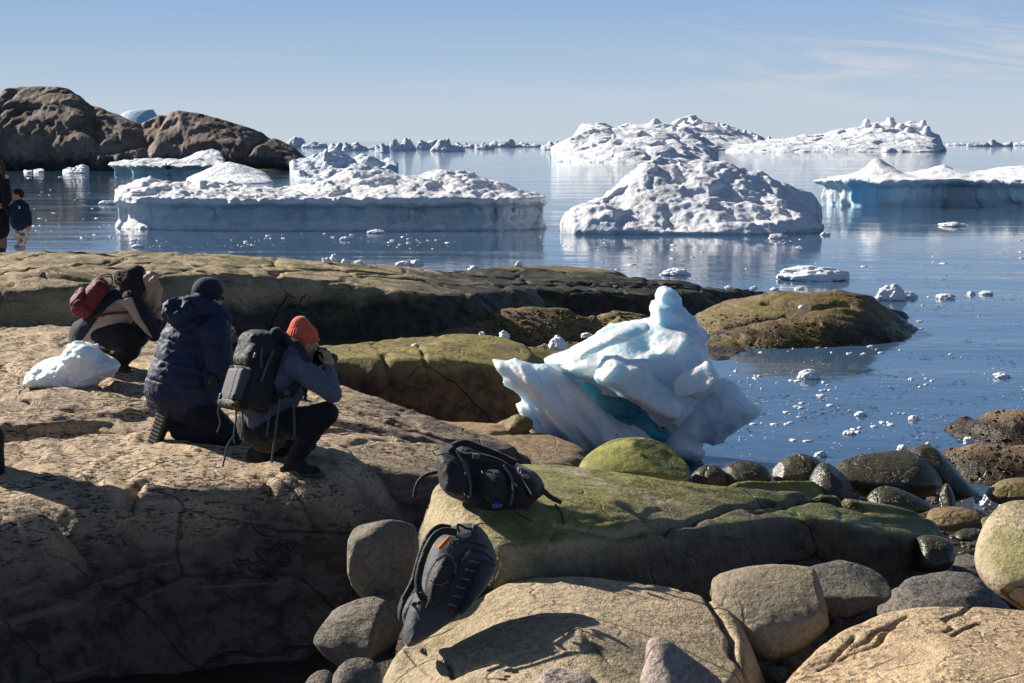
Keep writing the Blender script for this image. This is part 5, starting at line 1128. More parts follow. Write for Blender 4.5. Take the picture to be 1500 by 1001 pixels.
# ---- man in the navy puffer, kneeling
D2 = 11.1
PB = P(280, 655, 11.1)
mk = thing('person', PB, 'kneeling person in navy puffer jacket and dark blue knit hat, seen from behind', 'person')
fw2 = np.array([.72, .69, -.05]); fw2 /= np.linalg.norm(fw2)
h2 = P(305, 437, 11.15)
sR, eR, wR = P(314, 486, 10.98), P(322, 540, 10.95), P(326, 505, 11.15); sL, eL, wL = P(268, 480, 11.35), P(300, 530, 11.5), P(322, 505, 11.42)
kR, kL = P(336, 640, 10.95), P(318, 638, 11.35); aR, aL = P(262, 632, 10.98), P(246, 618, 11.2)
bp = head_prims(h2, fw2, 1.05)+[cap(h2-[0, 0, .06], P(288, 470, 11.15), .06, .07)]+chain(PP([(288, 480, 11.15), (275, 540, 11.15), (274, 590, 11.15)]), [.15, .15, .15])+chain([sR, eR, wR], [.05, .04, .028])+chain([sL, eL, wL], [.05, .04, .028])+chain([P(285, 592, 11.05), kR, aR], [.08, .06, .045])+chain([P(262, 592, 11.25), kL, aL], [.08, .06, .045])
bp += hand_prims(wR, P(330, 496, 11.2), (.35, .3, .8), (.5, .6, 0), (.4, .8, .2), 1.0)+hand_prims(wL, P(334, 496, 11.36), (.3, -.2, .8), (.4, -.8, .1), (.3, -.8, .2), 1.0)
bp = [p for p in bp if not p.get('sub')]+[p for p in bp if p.get('sub')]
sculpt('body', bp, .008, SKIN, mk, k=.02)
def qm(X, Y, Z, Fv):
    zz_ = Z+.10*(X-P(275, 500, 11.1)[0])+.012*fbm(X, Y, Z, 4, 2, .5, 3)
    s_ = np.abs(np.sin(pi*(zz_-1.50)/.165))
    return Fv+.008*np.exp(-(s_/.12)**2)-.006+.013*fbm(X*1.1, Y*1.1, Z*1.5, 7, 3, .5, 9, 2)
sculpt('jacket', chain(PP([(284, 478, 11.15), (278, 510, 11.15), (272, 545, 11.13), (268, 578, 11.12)]), [.195, .225, .25, .25])+[cap(P(258, 570, 11.12), P(290, 572, 11.1), .235, .225)]+chain([sR, eR], [.125, .105], k=.04)+chain([eR, (eR+wR)/2, wR], [.10, .09, .06], k=.02)+chain([sL, eL, wL], [.12, .10, .06], k=.05), .0095, NAVY, mk, k=.06, mod=qm)
sculpt('hood', [cap(P(254, 452, 11.0), P(292, 446, 11.05), .075, .085), cap(P(246, 462, 11.02), P(270, 462, 10.96), .06, .075), cap(P(292, 452, 11.05), P(322, 462, 11.08), .085, .065), cap(P(318, 452, 11.22), P(328, 470, 11.12), .05, .055)], .0085, NAVY, mk, k=.05,
       mod=lambda X, Y, Z, Fv: Fv+.03*fbm(X*1.2, Y*1.2, Z*1.0, 6, 3, .5, 19, 2))
hm = lambda X, Y, Z, Fv: Fv+.002*np.cos(np.arctan2(Y-h2[1], X-h2[0])*40)
ht = sculpt('hat', [el_(h2+[-.005, 0, .055], (.112, .125, .115), axes(fw2)), ], .007, NAVYK, mk, mod=hm)
sculpt('hat_brim', [el_(h2+[-.005, 0, .045], (.116, .130, .05), axes(fw2+np.array([0, 0, .12])))], .007, NAVYK, ht, mod=hm)
R2 = axes(fw2)
sculpt('sunglasses', [cap(h2+R2[:, 1]*.105+R2[:, 0]*.03-[0, 0, .0], h2+R2[:, 1]*.098+R2[:, 0]*.055, .02, .016), cap(h2+R2[:, 1]*.105-R2[:, 0]*.03, h2+R2[:, 1]*.098-R2[:, 0]*.055, .02, .016), cap(h2+R2[:, 1]*.09+R2[:, 0]*.06, h2+R2[:, 0]*.088, .007, .005)], .005, CAMB, mk, k=.004)
sculpt('trousers', [cap(P(266, 592, 11.15), P(285, 594, 11.1), .19, .18)]+chain([P(288, 600, 11.02), kR], [.14, .10])+chain([P(262, 600, 11.25), kL], [.14, .10])+chain([kR, (kR+aR)/2, aR], [.09, .095, .07], k=.03)+chain([kL, (kL+aL)/2, aL], [.09, .095, .07], k=.03), .010, BLACKC, mk, k=.05, mod=lambda X, Y, Z, Fv: Fv+.010*fbm(X, Y, Z*1.3, 8, 3, .5, 8, 2))
boot(mk, P(240, 596, 10.92), P(224, 645, 10.90), P(252, 612, 11.02), 1.25)
boot(mk, P(262, 622, 11.02), P(258, 652, 10.96), P(275, 632, 11.0), .95)
c_ = camera_thing(P(331, 493, 11.30), (.55, .80, -.25), 'small camera held in front of the kneeling person in the navy puffer', 1.0)
b_ = thing('camera_pouch', P(306, 560, 10.86), 'small black pouch with a pale tag hanging at the hip of the kneeling person', 'pouch')
sculpt('pouch_body', [bx_(P(309, 558, 10.86), (.045, .03, .055), .015, axes((.2, 1, 0)))], .006, BAGB, b_, mod=wrinkle(.004, 12))
sculpt('pouch_tag', [bx_(P(307, 560, 10.825), (.014, .004, .016), .003, axes((.2, 1, 0)))], .004, STRAP, b_)
tube('pouch_strap', PP([(312, 545, 10.87), (318, 520, 10.84), (320, 500, 10.85)]), .015, .004, BAGB, b_, up=(0, -1, 0))

# ---- woman bending over, fur hood, red rucksack
D3 = 14.6
PB = P(178, 545, 14.6)
wm = thing('person', PB, 'bent-over person with pale hair and fur hood in a navy and beige parka', 'person')
fw3 = np.array([.80, .25, -.62]); fw3 /= np.linalg.norm(fw3)
h3 = P(212, 424, 14.6)
bp = head_prims(h3, fw3, .98)+[cap(h3, P(195, 432, 14.6), .06, .07)]+chain(PP([(190, 440, 14.6), (165, 462, 14.6), (145, 485, 14.6)]), [.12, .13, .14])+chain(PP([(196, 440, 14.42), (226, 490, 14.35), (231, 473, 14.4)]), [.045, .04, .026])+chain(PP([(200, 440, 14.8), (228, 485, 14.85), (232, 470, 14.7)]), [.045, .04, .026])+chain(PP([(150, 490, 14.5), (203, 492, 14.45), (174, 526, 14.6)]), [.09, .06, .04])+chain(PP([(148, 490, 14.75), (195, 495, 14.8), (165, 524, 14.85)]), [.09, .06, .04])
bp += hand_prims(P(231, 473, 14.4), P(233, 466, 14.45), (.1, .3, 1), (-.6, .6, 0), (-.3, .9, 0), 1.0)
bp = [p for p in bp if not p.get('sub')]+[p for p in bp if p.get('sub')]
sculpt('body', bp, .009, SKIN, wm, k=.02)
jp = chain(PP([(190, 436, 14.6), (170, 455, 14.6), (150, 476, 14.6), (134, 494, 14.6)]), [.165, .185, .195, .215])+[cap(P(120, 488, 14.62), P(140, 512, 14.5), .10, .10, k=.08), cap(P(150, 500, 14.5), P(142, 512, 14.52), .12, .11, k=.06)]+chain(PP([(193, 438, 14.40), (212, 466, 14.33), (227, 490, 14.33)]), [.095, .085, .070], k=.04)+chain(PP([(227, 490, 14.33), (231, 474, 14.4)]), [.065, .050], k=.02)+chain(PP([(198, 440, 14.8), (228, 485, 14.85)]), [.10, .07])
jm = lambda X, Y, Z, Fv: Fv+.012*fbm(X*1.2, Y, Z*1.2, 6, 3, .5, 33, 2)
sculpt('parka', jp, .0115, DNAVY, wm, k=.06, mod=jm)
bpoly = np.array([P(80+a/5.56, 380+b/5.56, 14.4) for a, b in [(395, 432), (430, 385), (500, 335), (650, 298), (690, 380), (760, 500), (832, 632), (770, 590), (700, 520), (645, 470), (640, 520), (590, 590), (520, 660), (425, 742), (300, 690), (225, 660), (285, 580), (350, 480)]])[:, [0, 2]]
def pmod(X, Y, Z, Fv):
    d = polyd(X[:, 0, :], Z[:, 0, :], bpoly)
    Fv = jm(X, Y, Z, Fv)-.010
    return np.maximum(np.maximum(Fv, -d[:, None, :]), np.maximum(Y-14.58, -Fv-.03))
sculpt('beige_panel', jp, .0105, BEIGE, wm, k=.06, mod=pmod, relax=0)
sculpt('fur_hood', [cap(P(178, 408, 14.55), P(200, 402, 14.6), .08, .085), cap(P(200, 402, 14.6), P(210, 418, 14.52), .08, .065), cap(P(186, 416, 14.5), P(200, 430, 14.46), .085, .06)], .011, HAIRD, wm, k=.05, mod=lambda X, Y, Z, Fv: Fv+.03*fbm(X, Y, Z, 16, 3, .6, 3))
sculpt('hair', chain(PP([(212, 402, 14.6), (222, 406, 14.52), (231, 424, 14.5), (230, 444, 14.48), (224, 457, 14.48)]), [.045, .055, .045, .035, .014])+chain(PP([(214, 408, 14.47), (219, 425, 14.46), (216, 440, 14.46)]), [.035, .03, .015])+[cap(P(222, 412, 14.42), P(227, 408, 14.42), .028, .03)], .008, HAIRB, wm, k=.03, mod=lambda X, Y, Z, Fv: Fv+.014*fbm(X*2.2+Z*.5, Y*2, Z*.5, 14, 3, .6, 3))
sculpt('trousers', chain(PP([(150, 492, 14.5), (178, 494, 14.45), (204, 490, 14.45)]), [.15, .14, .10])+chain(PP([(204, 490, 14.45), (190, 512, 14.5), (176, 532, 14.56)]), [.10, .10, .075])+chain(PP([(148, 492, 14.72), (195, 498, 14.8), (165, 528, 14.85)]), [.14, .10, .07]), .011, BLACKC, wm, k=.04, mod=lambda X, Y, Z, Fv: Fv+.012*fbm(X, Y, Z*1.3, 7, 3, .5, 8, 2))
boot(wm, P(170, 546, 14.58), P(188, 546, 14.45), P(174, 535, 14.56), 1.0, hs=.010); boot(wm, P(158, 538, 14.85), P(176, 541, 14.8), P(164, 530, 14.83), 1.0, hs=.010)
rd = thing('backpack', P(128, 470, 14.45), 'dark red rucksack on the back of the bent-over person', 'backpack')
ru = P(160, 408, 14.52)-P(116, 458, 14.5); ru /= np.linalg.norm(ru); ro_ = np.array([-.70, -.30, .62]); ro_ -= ru*np.dot(ro_, ru); ro_ /= np.linalg.norm(ro_); rr = np.cross(ru, ro_); RR = np.stack([rr, ro_, ru], 1); rc = P(135, 434, 14.5)
rp = lambda a, b_, c: rc+rr*a+ro_*b_+ru*c
sculpt('main_sack', [bx_(rp(0, .0, 0), (.135, .085, .20), .06, RR), cap(rp(-.08, .02, -.15), rp(.08, .02, -.15), .10, .10, k=.06)], .010, RED, rd, k=.04, mod=lambda X, Y, Z, Fv: Fv+.014*fbm(X, Y, Z, 7, 3, .5, 3, 2))
sculpt('front_pocket', [bx_(rp(0, .10, -.10), (.115, .035, .10), .03, RR)], .009, RED, rd, mod=lambda X, Y, Z, Fv: Fv+.010*fbm(X, Y, Z, 8, 3, .5, 5, 2))
sculpt('leather_badge', [bx_(rp(-.05, .142, -.07), (.016, .006, .02), .004, RR)], .005, BEIGE, rd)
for s_ in (-.05, .03): tube('handle', [rp(s_, .04, .10), rp(s_, .07, .20), rp(s_, .0, .30), rp(s_, -.07, .24), rp(s_, -.07, .18)], .012, .012, cloth('brown_leather', (.10, .045, .028)), rd)
tube('hip_strap', PP([(138, 465, 14.34), (160, 459, 14.36), (188, 458, 14.37)]), .028, .012, RED, rd, up=(0, -1, 0))
sculpt('buckle', [bx_(P(148, 462, 14.33), (.03, .012, .018), .005, axes((0, 1, 0)))], .006, RED, rd)

# ---- child and woman by the water
Dc = 24.0
ch = thing('person', P(30, 367, Dc), 'small child in a navy jacket and patterned trousers standing by the water', 'child')
hch = P(25, 286, Dc); fc = np.array([-.85, -.45, -.05]); fc /= np.linalg.norm(fc)
bp = head_prims(hch, fc, .92)+[cap(hch, P(28, 302, Dc), .045, .06)]+chain(PP([(28, 302, Dc), (30, 328, Dc)]), [.09, .10])+chain(PP([(38, 303, Dc), (42, 318, Dc), (42, 330, Dc-.05)]), [.035, .03, .02])+chain(PP([(20, 303, Dc), (14, 312, Dc), (8, 305, Dc)]), [.035, .03, .02])+chain(PP([(34, 330, Dc), (35, 348, Dc), (33, 364, Dc)]), [.055, .04, .03])+chain(PP([(25, 330, Dc), (30, 346, Dc+.05), (31, 360, Dc+.1)]), [.055, .04, .03])
bp += hand_prims(P(42, 329, Dc-.05), P(42.5, 333, Dc-.05), (0, -.1, -1), (-.8, 0, -.3), (-.3, .8, 0), .7)
bp = [p for p in bp if not p.get('sub')]+[p for p in bp if p.get('sub')]
sculpt('body', bp, .009, SKIN, ch, k=.02)
sculpt('hair', [el_(hch-fc*.02+[0, 0, .025], (.080, .095, .088), axes(fc))]+[cap(hch-fc*.06, hch-fc*.05-[0, 0, .05], .04, .03)], .009, HAIRD, ch, mod=wrinkle(.005, 20))
sculpt('jacket', chain(PP([(29, 303, Dc), (30, 325, Dc)]), [.125, .165])+chain(PP([(37, 303, Dc), (41, 315, Dc-.02), (42, 327, Dc-.05)]), [.065, .06, .055], k=.02)+chain(PP([(20, 303, Dc), (15, 313, Dc), (10, 306, Dc)]), [.06, .055, .05], k=.02)+[cap(P(27, 298, Dc), P(31, 300, Dc), .06, .06)], .010, cloth('child_jacket', (.012, .022, .060), fold=10, fh=.008), ch, k=.04, mod=wrinkle(.010, 9))
PAT, t, b = newmat('patterned_cloth'); ps_ = t.new('ShaderNodeNewGeometry').outputs['Position']
v_ = t.new('ShaderNodeTexVoronoi', {'Vector': ps_, 'Scale': 22.0}); rpn = t.new('ShaderNodeValToRGB', {0: t.new('ShaderNodeSeparateXYZ', {0: v_.outputs['Color']}).outputs[0]})
rpn.color_ramp.interpolation = 'CONSTANT'; rpn.color_ramp.elements[0].color = (.62, .58, .54, 1); rpn.color_ramp.elements[1].position = .5; rpn.color_ramp.elements[1].color = (.16, .13, .14, 1)
e_ = rpn.color_ramp.elements.new(.68); e_.color = (.35, .16, .12, 1); e_ = rpn.color_ramp.elements.new(.82); e_.color = (.66, .62, .60, 1)
t.put(b.inputs['Base Color'], rpn.outputs[0]); b.inputs['Roughness'].default_value = .9
sculpt('trousers', [cap(P(25, 330, Dc), P(35, 330, Dc), .085, .085)]+chain(PP([(35, 332, Dc), (35.5, 346, Dc), (33, 358, Dc)]), [.085, .065, .055])+chain(PP([(25, 332, Dc), (29, 346, Dc+.05), (31, 357, Dc+.1)]), [.085, .065, .055]), .010, PAT, ch, k=.03, mod=wrinkle(.008, 10))
for a_, dd in (((33, 363), 0), ((31, 360), .12)):
    q = P(a_[0], a_[1], Dc+dd); sculpt('boot', [cap(q+[0, 0, .03], q+[0, 0, .0], .05, .045), cap(q-[0, 0, .015], q+[-.07, -.07, -.02], .042, .035)], .010, cloth('pale_boot', (.42, .40, .42)), ch)
sculpt('jacket_badge', [bx_(P(28.5, 304, Dc-.17), (.014, .008, .024), .004, axes((0, 1, 0)))], .006, WHITEM, ch)
lw = thing('person', P(-2, 369, 24.1), 'person with long hair in a long black coat at the left edge', 'person')
hw = P(-3, 246, 24.1); fwm = np.array([.3, -.95, 0])
bp = head_prims(hw, fwm, 1.0)+[cap(hw, P(-3, 262, 24.1), .05, .07)]+chain(PP([(-3, 265, 24.1), (-3, 310, 24.1)]), [.12, .13])+chain(PP([(8, 266, 24.0), (11, 290, 23.95), (4, 302, 23.9)]), [.05, .04, .026])+chain(PP([(-14, 266, 24.1), (-18, 290, 24.0), (-8, 304, 23.9)]), [.05, .04, .026])+chain(PP([(2, 320, 24.1), (4, 345, 24.1), (4, 366, 24.1)]), [.08, .06, .045])+chain(PP([(-8, 320, 24.1), (-9, 345, 24.1), (-9, 366, 24.1)]), [.08, .06, .045])
bp += hand_prims(P(5, 301, 23.9), P(2, 302, 23.88), (-1, -.1, -.1), (0, 0, 1), (0, .9, -.2), .9)
bp = [p for p in bp if not p.get('sub')]+[p for p in bp if p.get('sub')]
sculpt('body', bp, .010, SKIN, lw, k=.02)
sculpt('coat', chain(PP([(-3, 266, 24.1), (-3, 290, 24.1), (-3, 315, 24.1), (-3, 336, 24.1)]), [.16, .17, .18, .19])+chain(PP([(7, 266, 24.0), (11, 290, 23.95), (6, 301, 23.9)]), [.08, .07, .055], k=.03)+chain(PP([(-14, 266, 24.1), (-18, 290, 24.0)]), [.08, .07], k=.03), .012, BLACKC, lw, k=.05, mod=wrinkle(.012, 7))
sculpt('hair', [el_(hw+[0, .02, .02], (.10, .105, .12), axes(fwm)), cap(P(4, 248, 24.0), P(7, 262, 23.95), .045, .03), cap(P(-10, 248, 24.0), P(-10, 262, 23.95), .045, .03)], .010, cloth('brown_hair', (.10, .05, .03), fold=40), lw, mod=wrinkle(.006, 20))
sculpt('trousers', chain(PP([(3, 330, 24.1), (4.5, 362, 24.1)]), [.09, .06])+chain(PP([(-8, 330, 24.1), (-9, 362, 24.1)]), [.09, .06]), .011, cloth('grey_trousers', (.20, .17, .16)), lw, mod=wrinkle(.006, 9))
for x_ in (4, -9):
    q = P(x_, 366, 24.1); sculpt('boot', [cap(q+[0, 0, .05], q, .05, .05), cap(q-[0, 0, .01], q+[.02, -.14, -.02], .045, .035)], .010, BOOT, lw)
sculpt('arm_badge', [bx_(P(10.5, 259, 23.87), (.03, .008, .03), .01, axes((0, 1, 0)))], .008, plain('badge', (.6, .5, .55)), lw)

# ------------------------------------------------------------------ packs lying on the rocks
Z7 = lambda pts: [(570+a/3.337, 630+b/3.337) for a, b in pts]
gb = thing('backpack', P(650, 915, 7.45), 'charcoal camera backpack standing between boulders in the foreground', 'backpack')
G1 = Z7([(100, 830), (150, 740), (200, 600), (260, 520), (330, 500), (420, 500), (480, 560), (520, 640), (528, 690), (480, 770), (380, 870), (260, 930), (150, 985), (95, 990), (80, 930)])
gm = lambda X, Y, Z: .007*fbm(X, Y, Z, 10, 3, .5, 3, 2)
inflate_obj('main_sack', [dict(o=G1, D=7.42, T=.15, R=.09, lean=.45, leanx=.35)], .006, BAGG2, gb, nz=gm)
def gp(a, b_, off): # point on the bag's near face at zoom pixel
    x, y = 570+a/3.337, 630+b_/3.337; q0 = P(x, y, 7.42); zc = (P(650, 775, 7.42)[2]+P(600, 927, 7.42)[2])/2; xc = P(657, 850, 7.42)[0]
    return P(x, y, 7.42+.45*(q0[2]-zc)+.35*(q0[0]-xc)-.15*off)
inflate_obj('front_panel', [dict(o=Z7([(330, 880), (400, 760), (430, 660), (470, 650), (520, 670), (520, 700), (470, 770), (390, 850)]), D=7.36, T=.15, R=.05, lean=.45, leanx=.35)], .006, BAGG2, gb, nz=gm)
inflate_obj('side_pocket', [dict(o=Z7([(180, 720), (210, 650), (270, 590), (320, 640), (310, 720), (270, 800), (230, 830), (180, 790)]), D=7.34, T=.15, R=.05, lean=.45, leanx=.35)], .006, BAGB, gb, nz=gm)
inflate_obj('hip_pad', [dict(o=Z7([(60, 880), (120, 800), (150, 840), (150, 900), (130, 960), (90, 992), (70, 940)]), D=7.30, T=.035, R=.03, lean=.3)], .005, BAGG2, gb, nz=gm)
inflate_obj('hip_pad', [dict(o=Z7([(40, 870), (60, 815), (90, 815), (80, 900), (60, 935), (40, 910)]), D=7.42, T=.05, R=.04, lean=.3)], .006, BAGB, gb, nz=gm)
def run(pts, off=1.03): return [gp(a, b_, off) for a, b_ in pts]
tube('zip', run([(290, 900), (350, 800), (390, 690), (420, 640), (480, 640), (520, 665)], 1.12), .010, .008, CAMB, gb, up=(0, -1, 0))
tube('zip', run([(220, 880), (270, 800), (330, 690), (360, 620), (400, 590), (470, 600), (510, 640)], 1.02), .012, .010, BAGB, gb, up=(0, -1, 0))
tube('compression_strap', run([(350, 640), (390, 600), (400, 595)], 1.1), .016, .006, STRAP, gb, up=(0, -1, 0))
tube('compression_strap', run([(300, 560), (330, 540), (400, 545), (480, 575)], 1.05), .014, .006, BAGB, gb, up=(0, -1, 0))
tube('compression_strap', run([(230, 640), (290, 600), (330, 650), (320, 700)], 1.25), .014, .006, STRAP, gb, up=(0, -1, 0))
tube('shoulder_strap', run([(330, 500), (260, 490), (210, 530), (175, 600), (150, 680), (138, 760), (160, 820), (180, 830)], 1.15), .040, .018, BAGB, gb, up=(0, -1, .2))
tube('shoulder_strap', run([(300, 480), (240, 470), (190, 520), (150, 620), (120, 740), (90, 800), (70, 830)], .6), .035, .016, BAGB, gb, up=(0, -1, .2))
tube('carry_handle', run([(345, 500), (330, 465), (345, 462), (380, 485), (415, 480), (430, 500)], .9), .014, .010, BAGB, gb, up=(0, -1, 0))
sculpt('haul_loop', [cap(gp(405, 500, .9), gp(420, 475, .9), .012, .010), cap(gp(420, 475, .9), gp(432, 515, .9), .010, .008)], .005, BAGG2, gb)
sculpt('orange_lining', [cap(gp(250, 575, .95), gp(292, 528, .9), .012, .012)], .005, CORD, gb)
for a_, b_ in ((320, 560), (325, 640), (160, 800), (125, 850), (150, 845)): sculpt('buckle', [bx_(gp(a_, b_, 1.3), (.013, .008, .010), .004, axes((.3, 1, 0)))], .004, CAMB, gb)
bb = thing('backpack', P(715, 745, 8.55), 'black backpack lying on its side on the long slab with loose straps', 'backpack')
G2 = Z7([(228, 140), (245, 100), (300, 85), (360, 60), (430, 85), (520, 120), (600, 160), (700, 200), (748, 240), (765, 300), (715, 330), (680, 370), (600, 385), (560, 400), (500, 402), (400, 355), (260, 295), (240, 230)])
bm_ = lambda X, Y, Z: .012*fbm(X, Y, Z, 7, 3, .5, 6, 2)
inflate_obj('main_sack', [dict(o=G2, D=8.62, T=.19, R=.13, lean=.35)], .007, BAGB, bb, nz=bm_)
inflate_obj('front_pocket', [dict(o=Z7([(228, 130), (250, 95), (330, 100), (390, 150), (420, 250), (390, 320), (300, 300), (250, 270), (235, 200)]), D=8.50, T=.19, R=.08, lean=.35)], .007, BAGB, bb, nz=bm_)
inflate_obj('side_pocket', [dict(o=Z7([(440, 180), (560, 190), (590, 280), (560, 360), (480, 340), (430, 270)]), D=8.50, T=.18, R=.06, lean=.35)], .007, BAGB, bb, nz=bm_)
inflate_obj('lid', [dict(o=Z7([(610, 180), (690, 200), (740, 240), (750, 300), (690, 320), (660, 250)]), D=8.50, T=.17, R=.07, lean=.35)], .007, BAGB, bb, nz=bm_)
def bp2(a, b_, off):
    x, y = 570+a/3.337, 630+b_/3.337; q0 = P(x, y, 8.6); zc = (P(700, 648, 8.62)[2]+P(700, 750, 8.62)[2])/2
    return P(x, y, 8.62+.35*(q0[2]-zc)-.19*off)
def run2(pts, off=1.05): return [bp2(a, b_, off) for a, b_ in pts]
tube('shoulder_strap', run2([(300, 90), (340, 130), (430, 130), (520, 150), (600, 200), (640, 260), (650, 330)], 1.15), .05, .02, BAGB, bb, up=(0, -1, .5))
tube('shoulder_strap', run2([(310, 80), (360, 55), (450, 90), (540, 125), (620, 165)], .7), .045, .02, BAGB, bb, up=(0, -1, .5))
tube('hip_strap', run2([(245, 205), (190, 215), (150, 240), (130, 280), (122, 330)], .8), .022, .008, BAGB, bb, up=(0, -1, .3))
tube('hip_strap', run2([(700, 230), (745, 290), (790, 330), (843, 356)], .8), .05, .012, BAGB, bb, up=(0, -.3, 1))
tube('loose_strap', run2([(812, 362), (820, 380), (845, 410), (850, 440), (856, 462)], 1.0), .014, .005, BAGB, bb, up=(0, -1, 0))
tube('loose_strap', run2([(600, 380), (640, 420), (700, 445)], 1.3), .010, .005, BAGB, bb, up=(0, -1, 0))
tube('zip', run2([(255, 262), (300, 275), (350, 305), (395, 330)], 1.25), .012, .008, STRAP, bb, up=(0, -1, 0))
tube('zip', run2([(235, 125), (290, 110), (340, 140), (380, 190), (395, 240)], 1.5), .008, .006, CAMB, bb, up=(0, -1, 0))
sculpt('buckle', [bx_(bp2(425, 128, 1.45), (.022, .010, .016), .004, axes((.3, 1, 0)))], .004, STRAP, bb)
bt = sculpt('bottle', [cap(bp2(530, 362, 1.0), bp2(530, 368, 1.35), .036, .036)], .006, LENS, bb)
sculpt('bottle_cap', [cap(bp2(520, 368, 1.45), bp2(522, 368, 1.5), .018, .018)], .004, plain('blue_plastic', (.02, .08, .50), .3), bt)
tube('logo_letter', run2([(630, 188), (640, 190), (646, 200), (642, 214), (634, 216), (630, 188)], 1.3), .004, .004, WHITEM, bb, it=1, seg=5)
for a_, b_ in ((456, 207), (512, 208), (372, 210), (368, 313), (386, 326)): sculpt('zip_pull', [cap(bp2(a_-3, b_-4, 1.55), bp2(a_+2, b_+5, 1.55), .004, .004)], .003, WHITEM, bb)

for i_ in range(6): tube('webbing', run([(395-i_*22, 640+i_*42), (440-i_*22, 650+i_*42)], 1.28), .010, .004, STRAP, gb, up=(0, -1, 0), it=1)
tube('seam', run([(340, 530), (300, 600), (250, 700), (215, 790), (180, 870)], 1.04), .007, .005, BAGG, gb, up=(0, -1, 0))
tube('seam', run([(200, 735), (240, 765), (300, 735)], 1.42), .006, .004, BAGG, gb, up=(0, -1, 0))
tube('compression_strap', run([(110, 850), (140, 880), (150, 930)], 1.25), .014, .005, STRAP, gb, up=(0, -1, 0))
tube('compression_strap', run2([(330, 100), (370, 170), (400, 260), (395, 330)], 1.5), .016, .006, STRAP, bb, up=(0, -1, 0))
tube('compression_strap', run2([(560, 170), (600, 230), (610, 300), (590, 370)], 1.4), .014, .006, STRAP, bb, up=(0, -1, 0))
tube('seam', run2([(250, 120), (300, 130), (350, 190), (360, 270)], 1.52), .006, .005, BAGG, bb, up=(0, -1, 0))

# ------------------------------------------------------------------ small things: gravel, weed, bird, films of water
def drop(px, py, z0=2.5):
    """height of the rock seen at a pixel, by casting a ray into the built scene"""
    dg = DG; o_ = mathutils.Vector((0, 0, CAMZ)); d_ = mathutils.Vector((P(px, py, 10.)-np.array([0, 0, CAMZ])).tolist()).normalized()
    ok, loc, nrm, idx, ob, mtx = SC.ray_cast(dg, o_, d_, distance=500)
    return (np.array(loc), np.array(nrm), ob) if ok else (None, None, None)
bpy.context.view_layer.update(); DG = bpy.context.evaluated_depsgraph_get()
# pebbles and gravel in the gaps between boulders: uncountable
rg2 = random.Random(5); V = []; Fs = []
import bmesh
bm = bmesh.new(); bmesh.ops.create_icosphere(bm, subdivisions=2, radius=1); IV = np.array([v.co[:] for v in bm.verts]); IF = np.array([[v.index for v in f.verts] for f in bm.faces]); bm.free()
def strew(n, x0, x1, y0, y1, s0, s1, allow=('shore_bed',)):
    k_ = 0; tries = 0; out = []
    while k_ < n and tries < n*6:
        tries += 1; px, py = rg2.uniform(x0, x1), rg2.uniform(y0, y1); l_, nn, ob = drop(px, py)
        if l_ is None or not any(ob.name.startswith(a) for a in allow): continue
        out.append((l_, s0+(s1-s0)*rg2.random()**2.5)); k_ += 1
    return out
def clump(name, pts, mat, flat=.55, jit=.25, kind='stuff', sink=.2):
    V = []; Fs = []
    for i, (l_, s_) in enumerate(pts):
        d = 1+jit*1.6*vnoise(IV[:, 0]*1.3+i*3.7, IV[:, 1]*1.3, IV[:, 2]*1.3, 3); a_ = rg2.uniform(0, pi); sx_, sy_ = s_*rg2.uniform(.7, 1.3), s_*rg2.uniform(.7, 1.3)
        v = IV*d[:, None]*[sx_, sy_, s_*flat]; v = np.column_stack([v[:, 0]*cos(a_)-v[:, 1]*sin(a_), v[:, 0]*sin(a_)+v[:, 1]*cos(a_), v[:, 2]])
        Fs.append(IF+len(IV)*i); V.append(v+l_+[0, 0, s_*flat*(1-sink)*.6])
    if not V: return
    o = mkmesh(name, np.vstack(V), np.vstack(Fs), mat); tag(o, kind=kind); return o
GRV = rock_mat('gravel', (.16, .13, .10), (.09, .075, .06), scale=3, strat=.2, gloss=.6)
clump('gravel', strew(900, 900, 1500, 690, 1001, .01, .07), GRV)
WEED = plain('seaweed', (.085, .055, .018), .35)
clump('seaweed', strew(350, 1020, 1340, 460, 530, .012, .035, ('rock_islet',))+strew(120, 1280, 1500, 590, 760, .012, .03, ('rock_skerry', 'rock_gully', 'shore_bed'))+strew(300, 900, 1500, 720, 960, .01, .03)+strew(300, 600, 1000, 455, 520, .015, .04, ('rock_knoll', 'shore_bed')), WEED, flat=.35, jit=.6)
# dark drifting weed and slush on the water: flecks lying flat
def flecks(name, n, x0, x1, y0, y1, w0, w1, mat, seed, th=.05, asp=.25):
    r = random.Random(seed); V = []; Fs = []; k_ = 0
    while k_ < n:
        px, py = r.uniform(x0, x1), r.uniform(y0, y1)
        if float(vnoise(px/90., py/16., 1.3, seed)) < th: continue
        p_ = Pz(px, py, 0); w_ = (w0+(w1-w0)*r.random()**3)/2083*p_[1]; m_ = 7; b_ = len(V); ro = r.uniform(-.5, .5)
        for j in range(m_):
            a_ = 2*pi*j/m_; rr_ = r.uniform(.5, 1.2); x_, y_ = cos(a_)*w_*rr_, sin(a_)*w_*rr_*asp*4
            V.append((p_[0]+x_*cos(ro)-y_*sin(ro), p_[1]+x_*sin(ro)+y_*cos(ro), .006+.004*r.random()))
        Fs.append(tuple(range(b_, b_+m_))); k_ += 1
    o = mkmesh(name, V, Fs, mat, smooth=False); tag(o, kind='stuff'); return o
flecks('drifting_weed', 1500, 1060, 1500, 470, 690, .6, 4.5, plain('weed_film', (.02, .018, .012), .5), 3, .12, .12)
flecks('drifting_weed', 500, 1000, 1500, 380, 470, .5, 4, plain('weed_film', (.02, .018, .012), .5), 5, .15, .12)
flecks('slush', 700, 1070, 1500, 510, 670, .4, 2.0, M_BRA, 7, .05, .25)
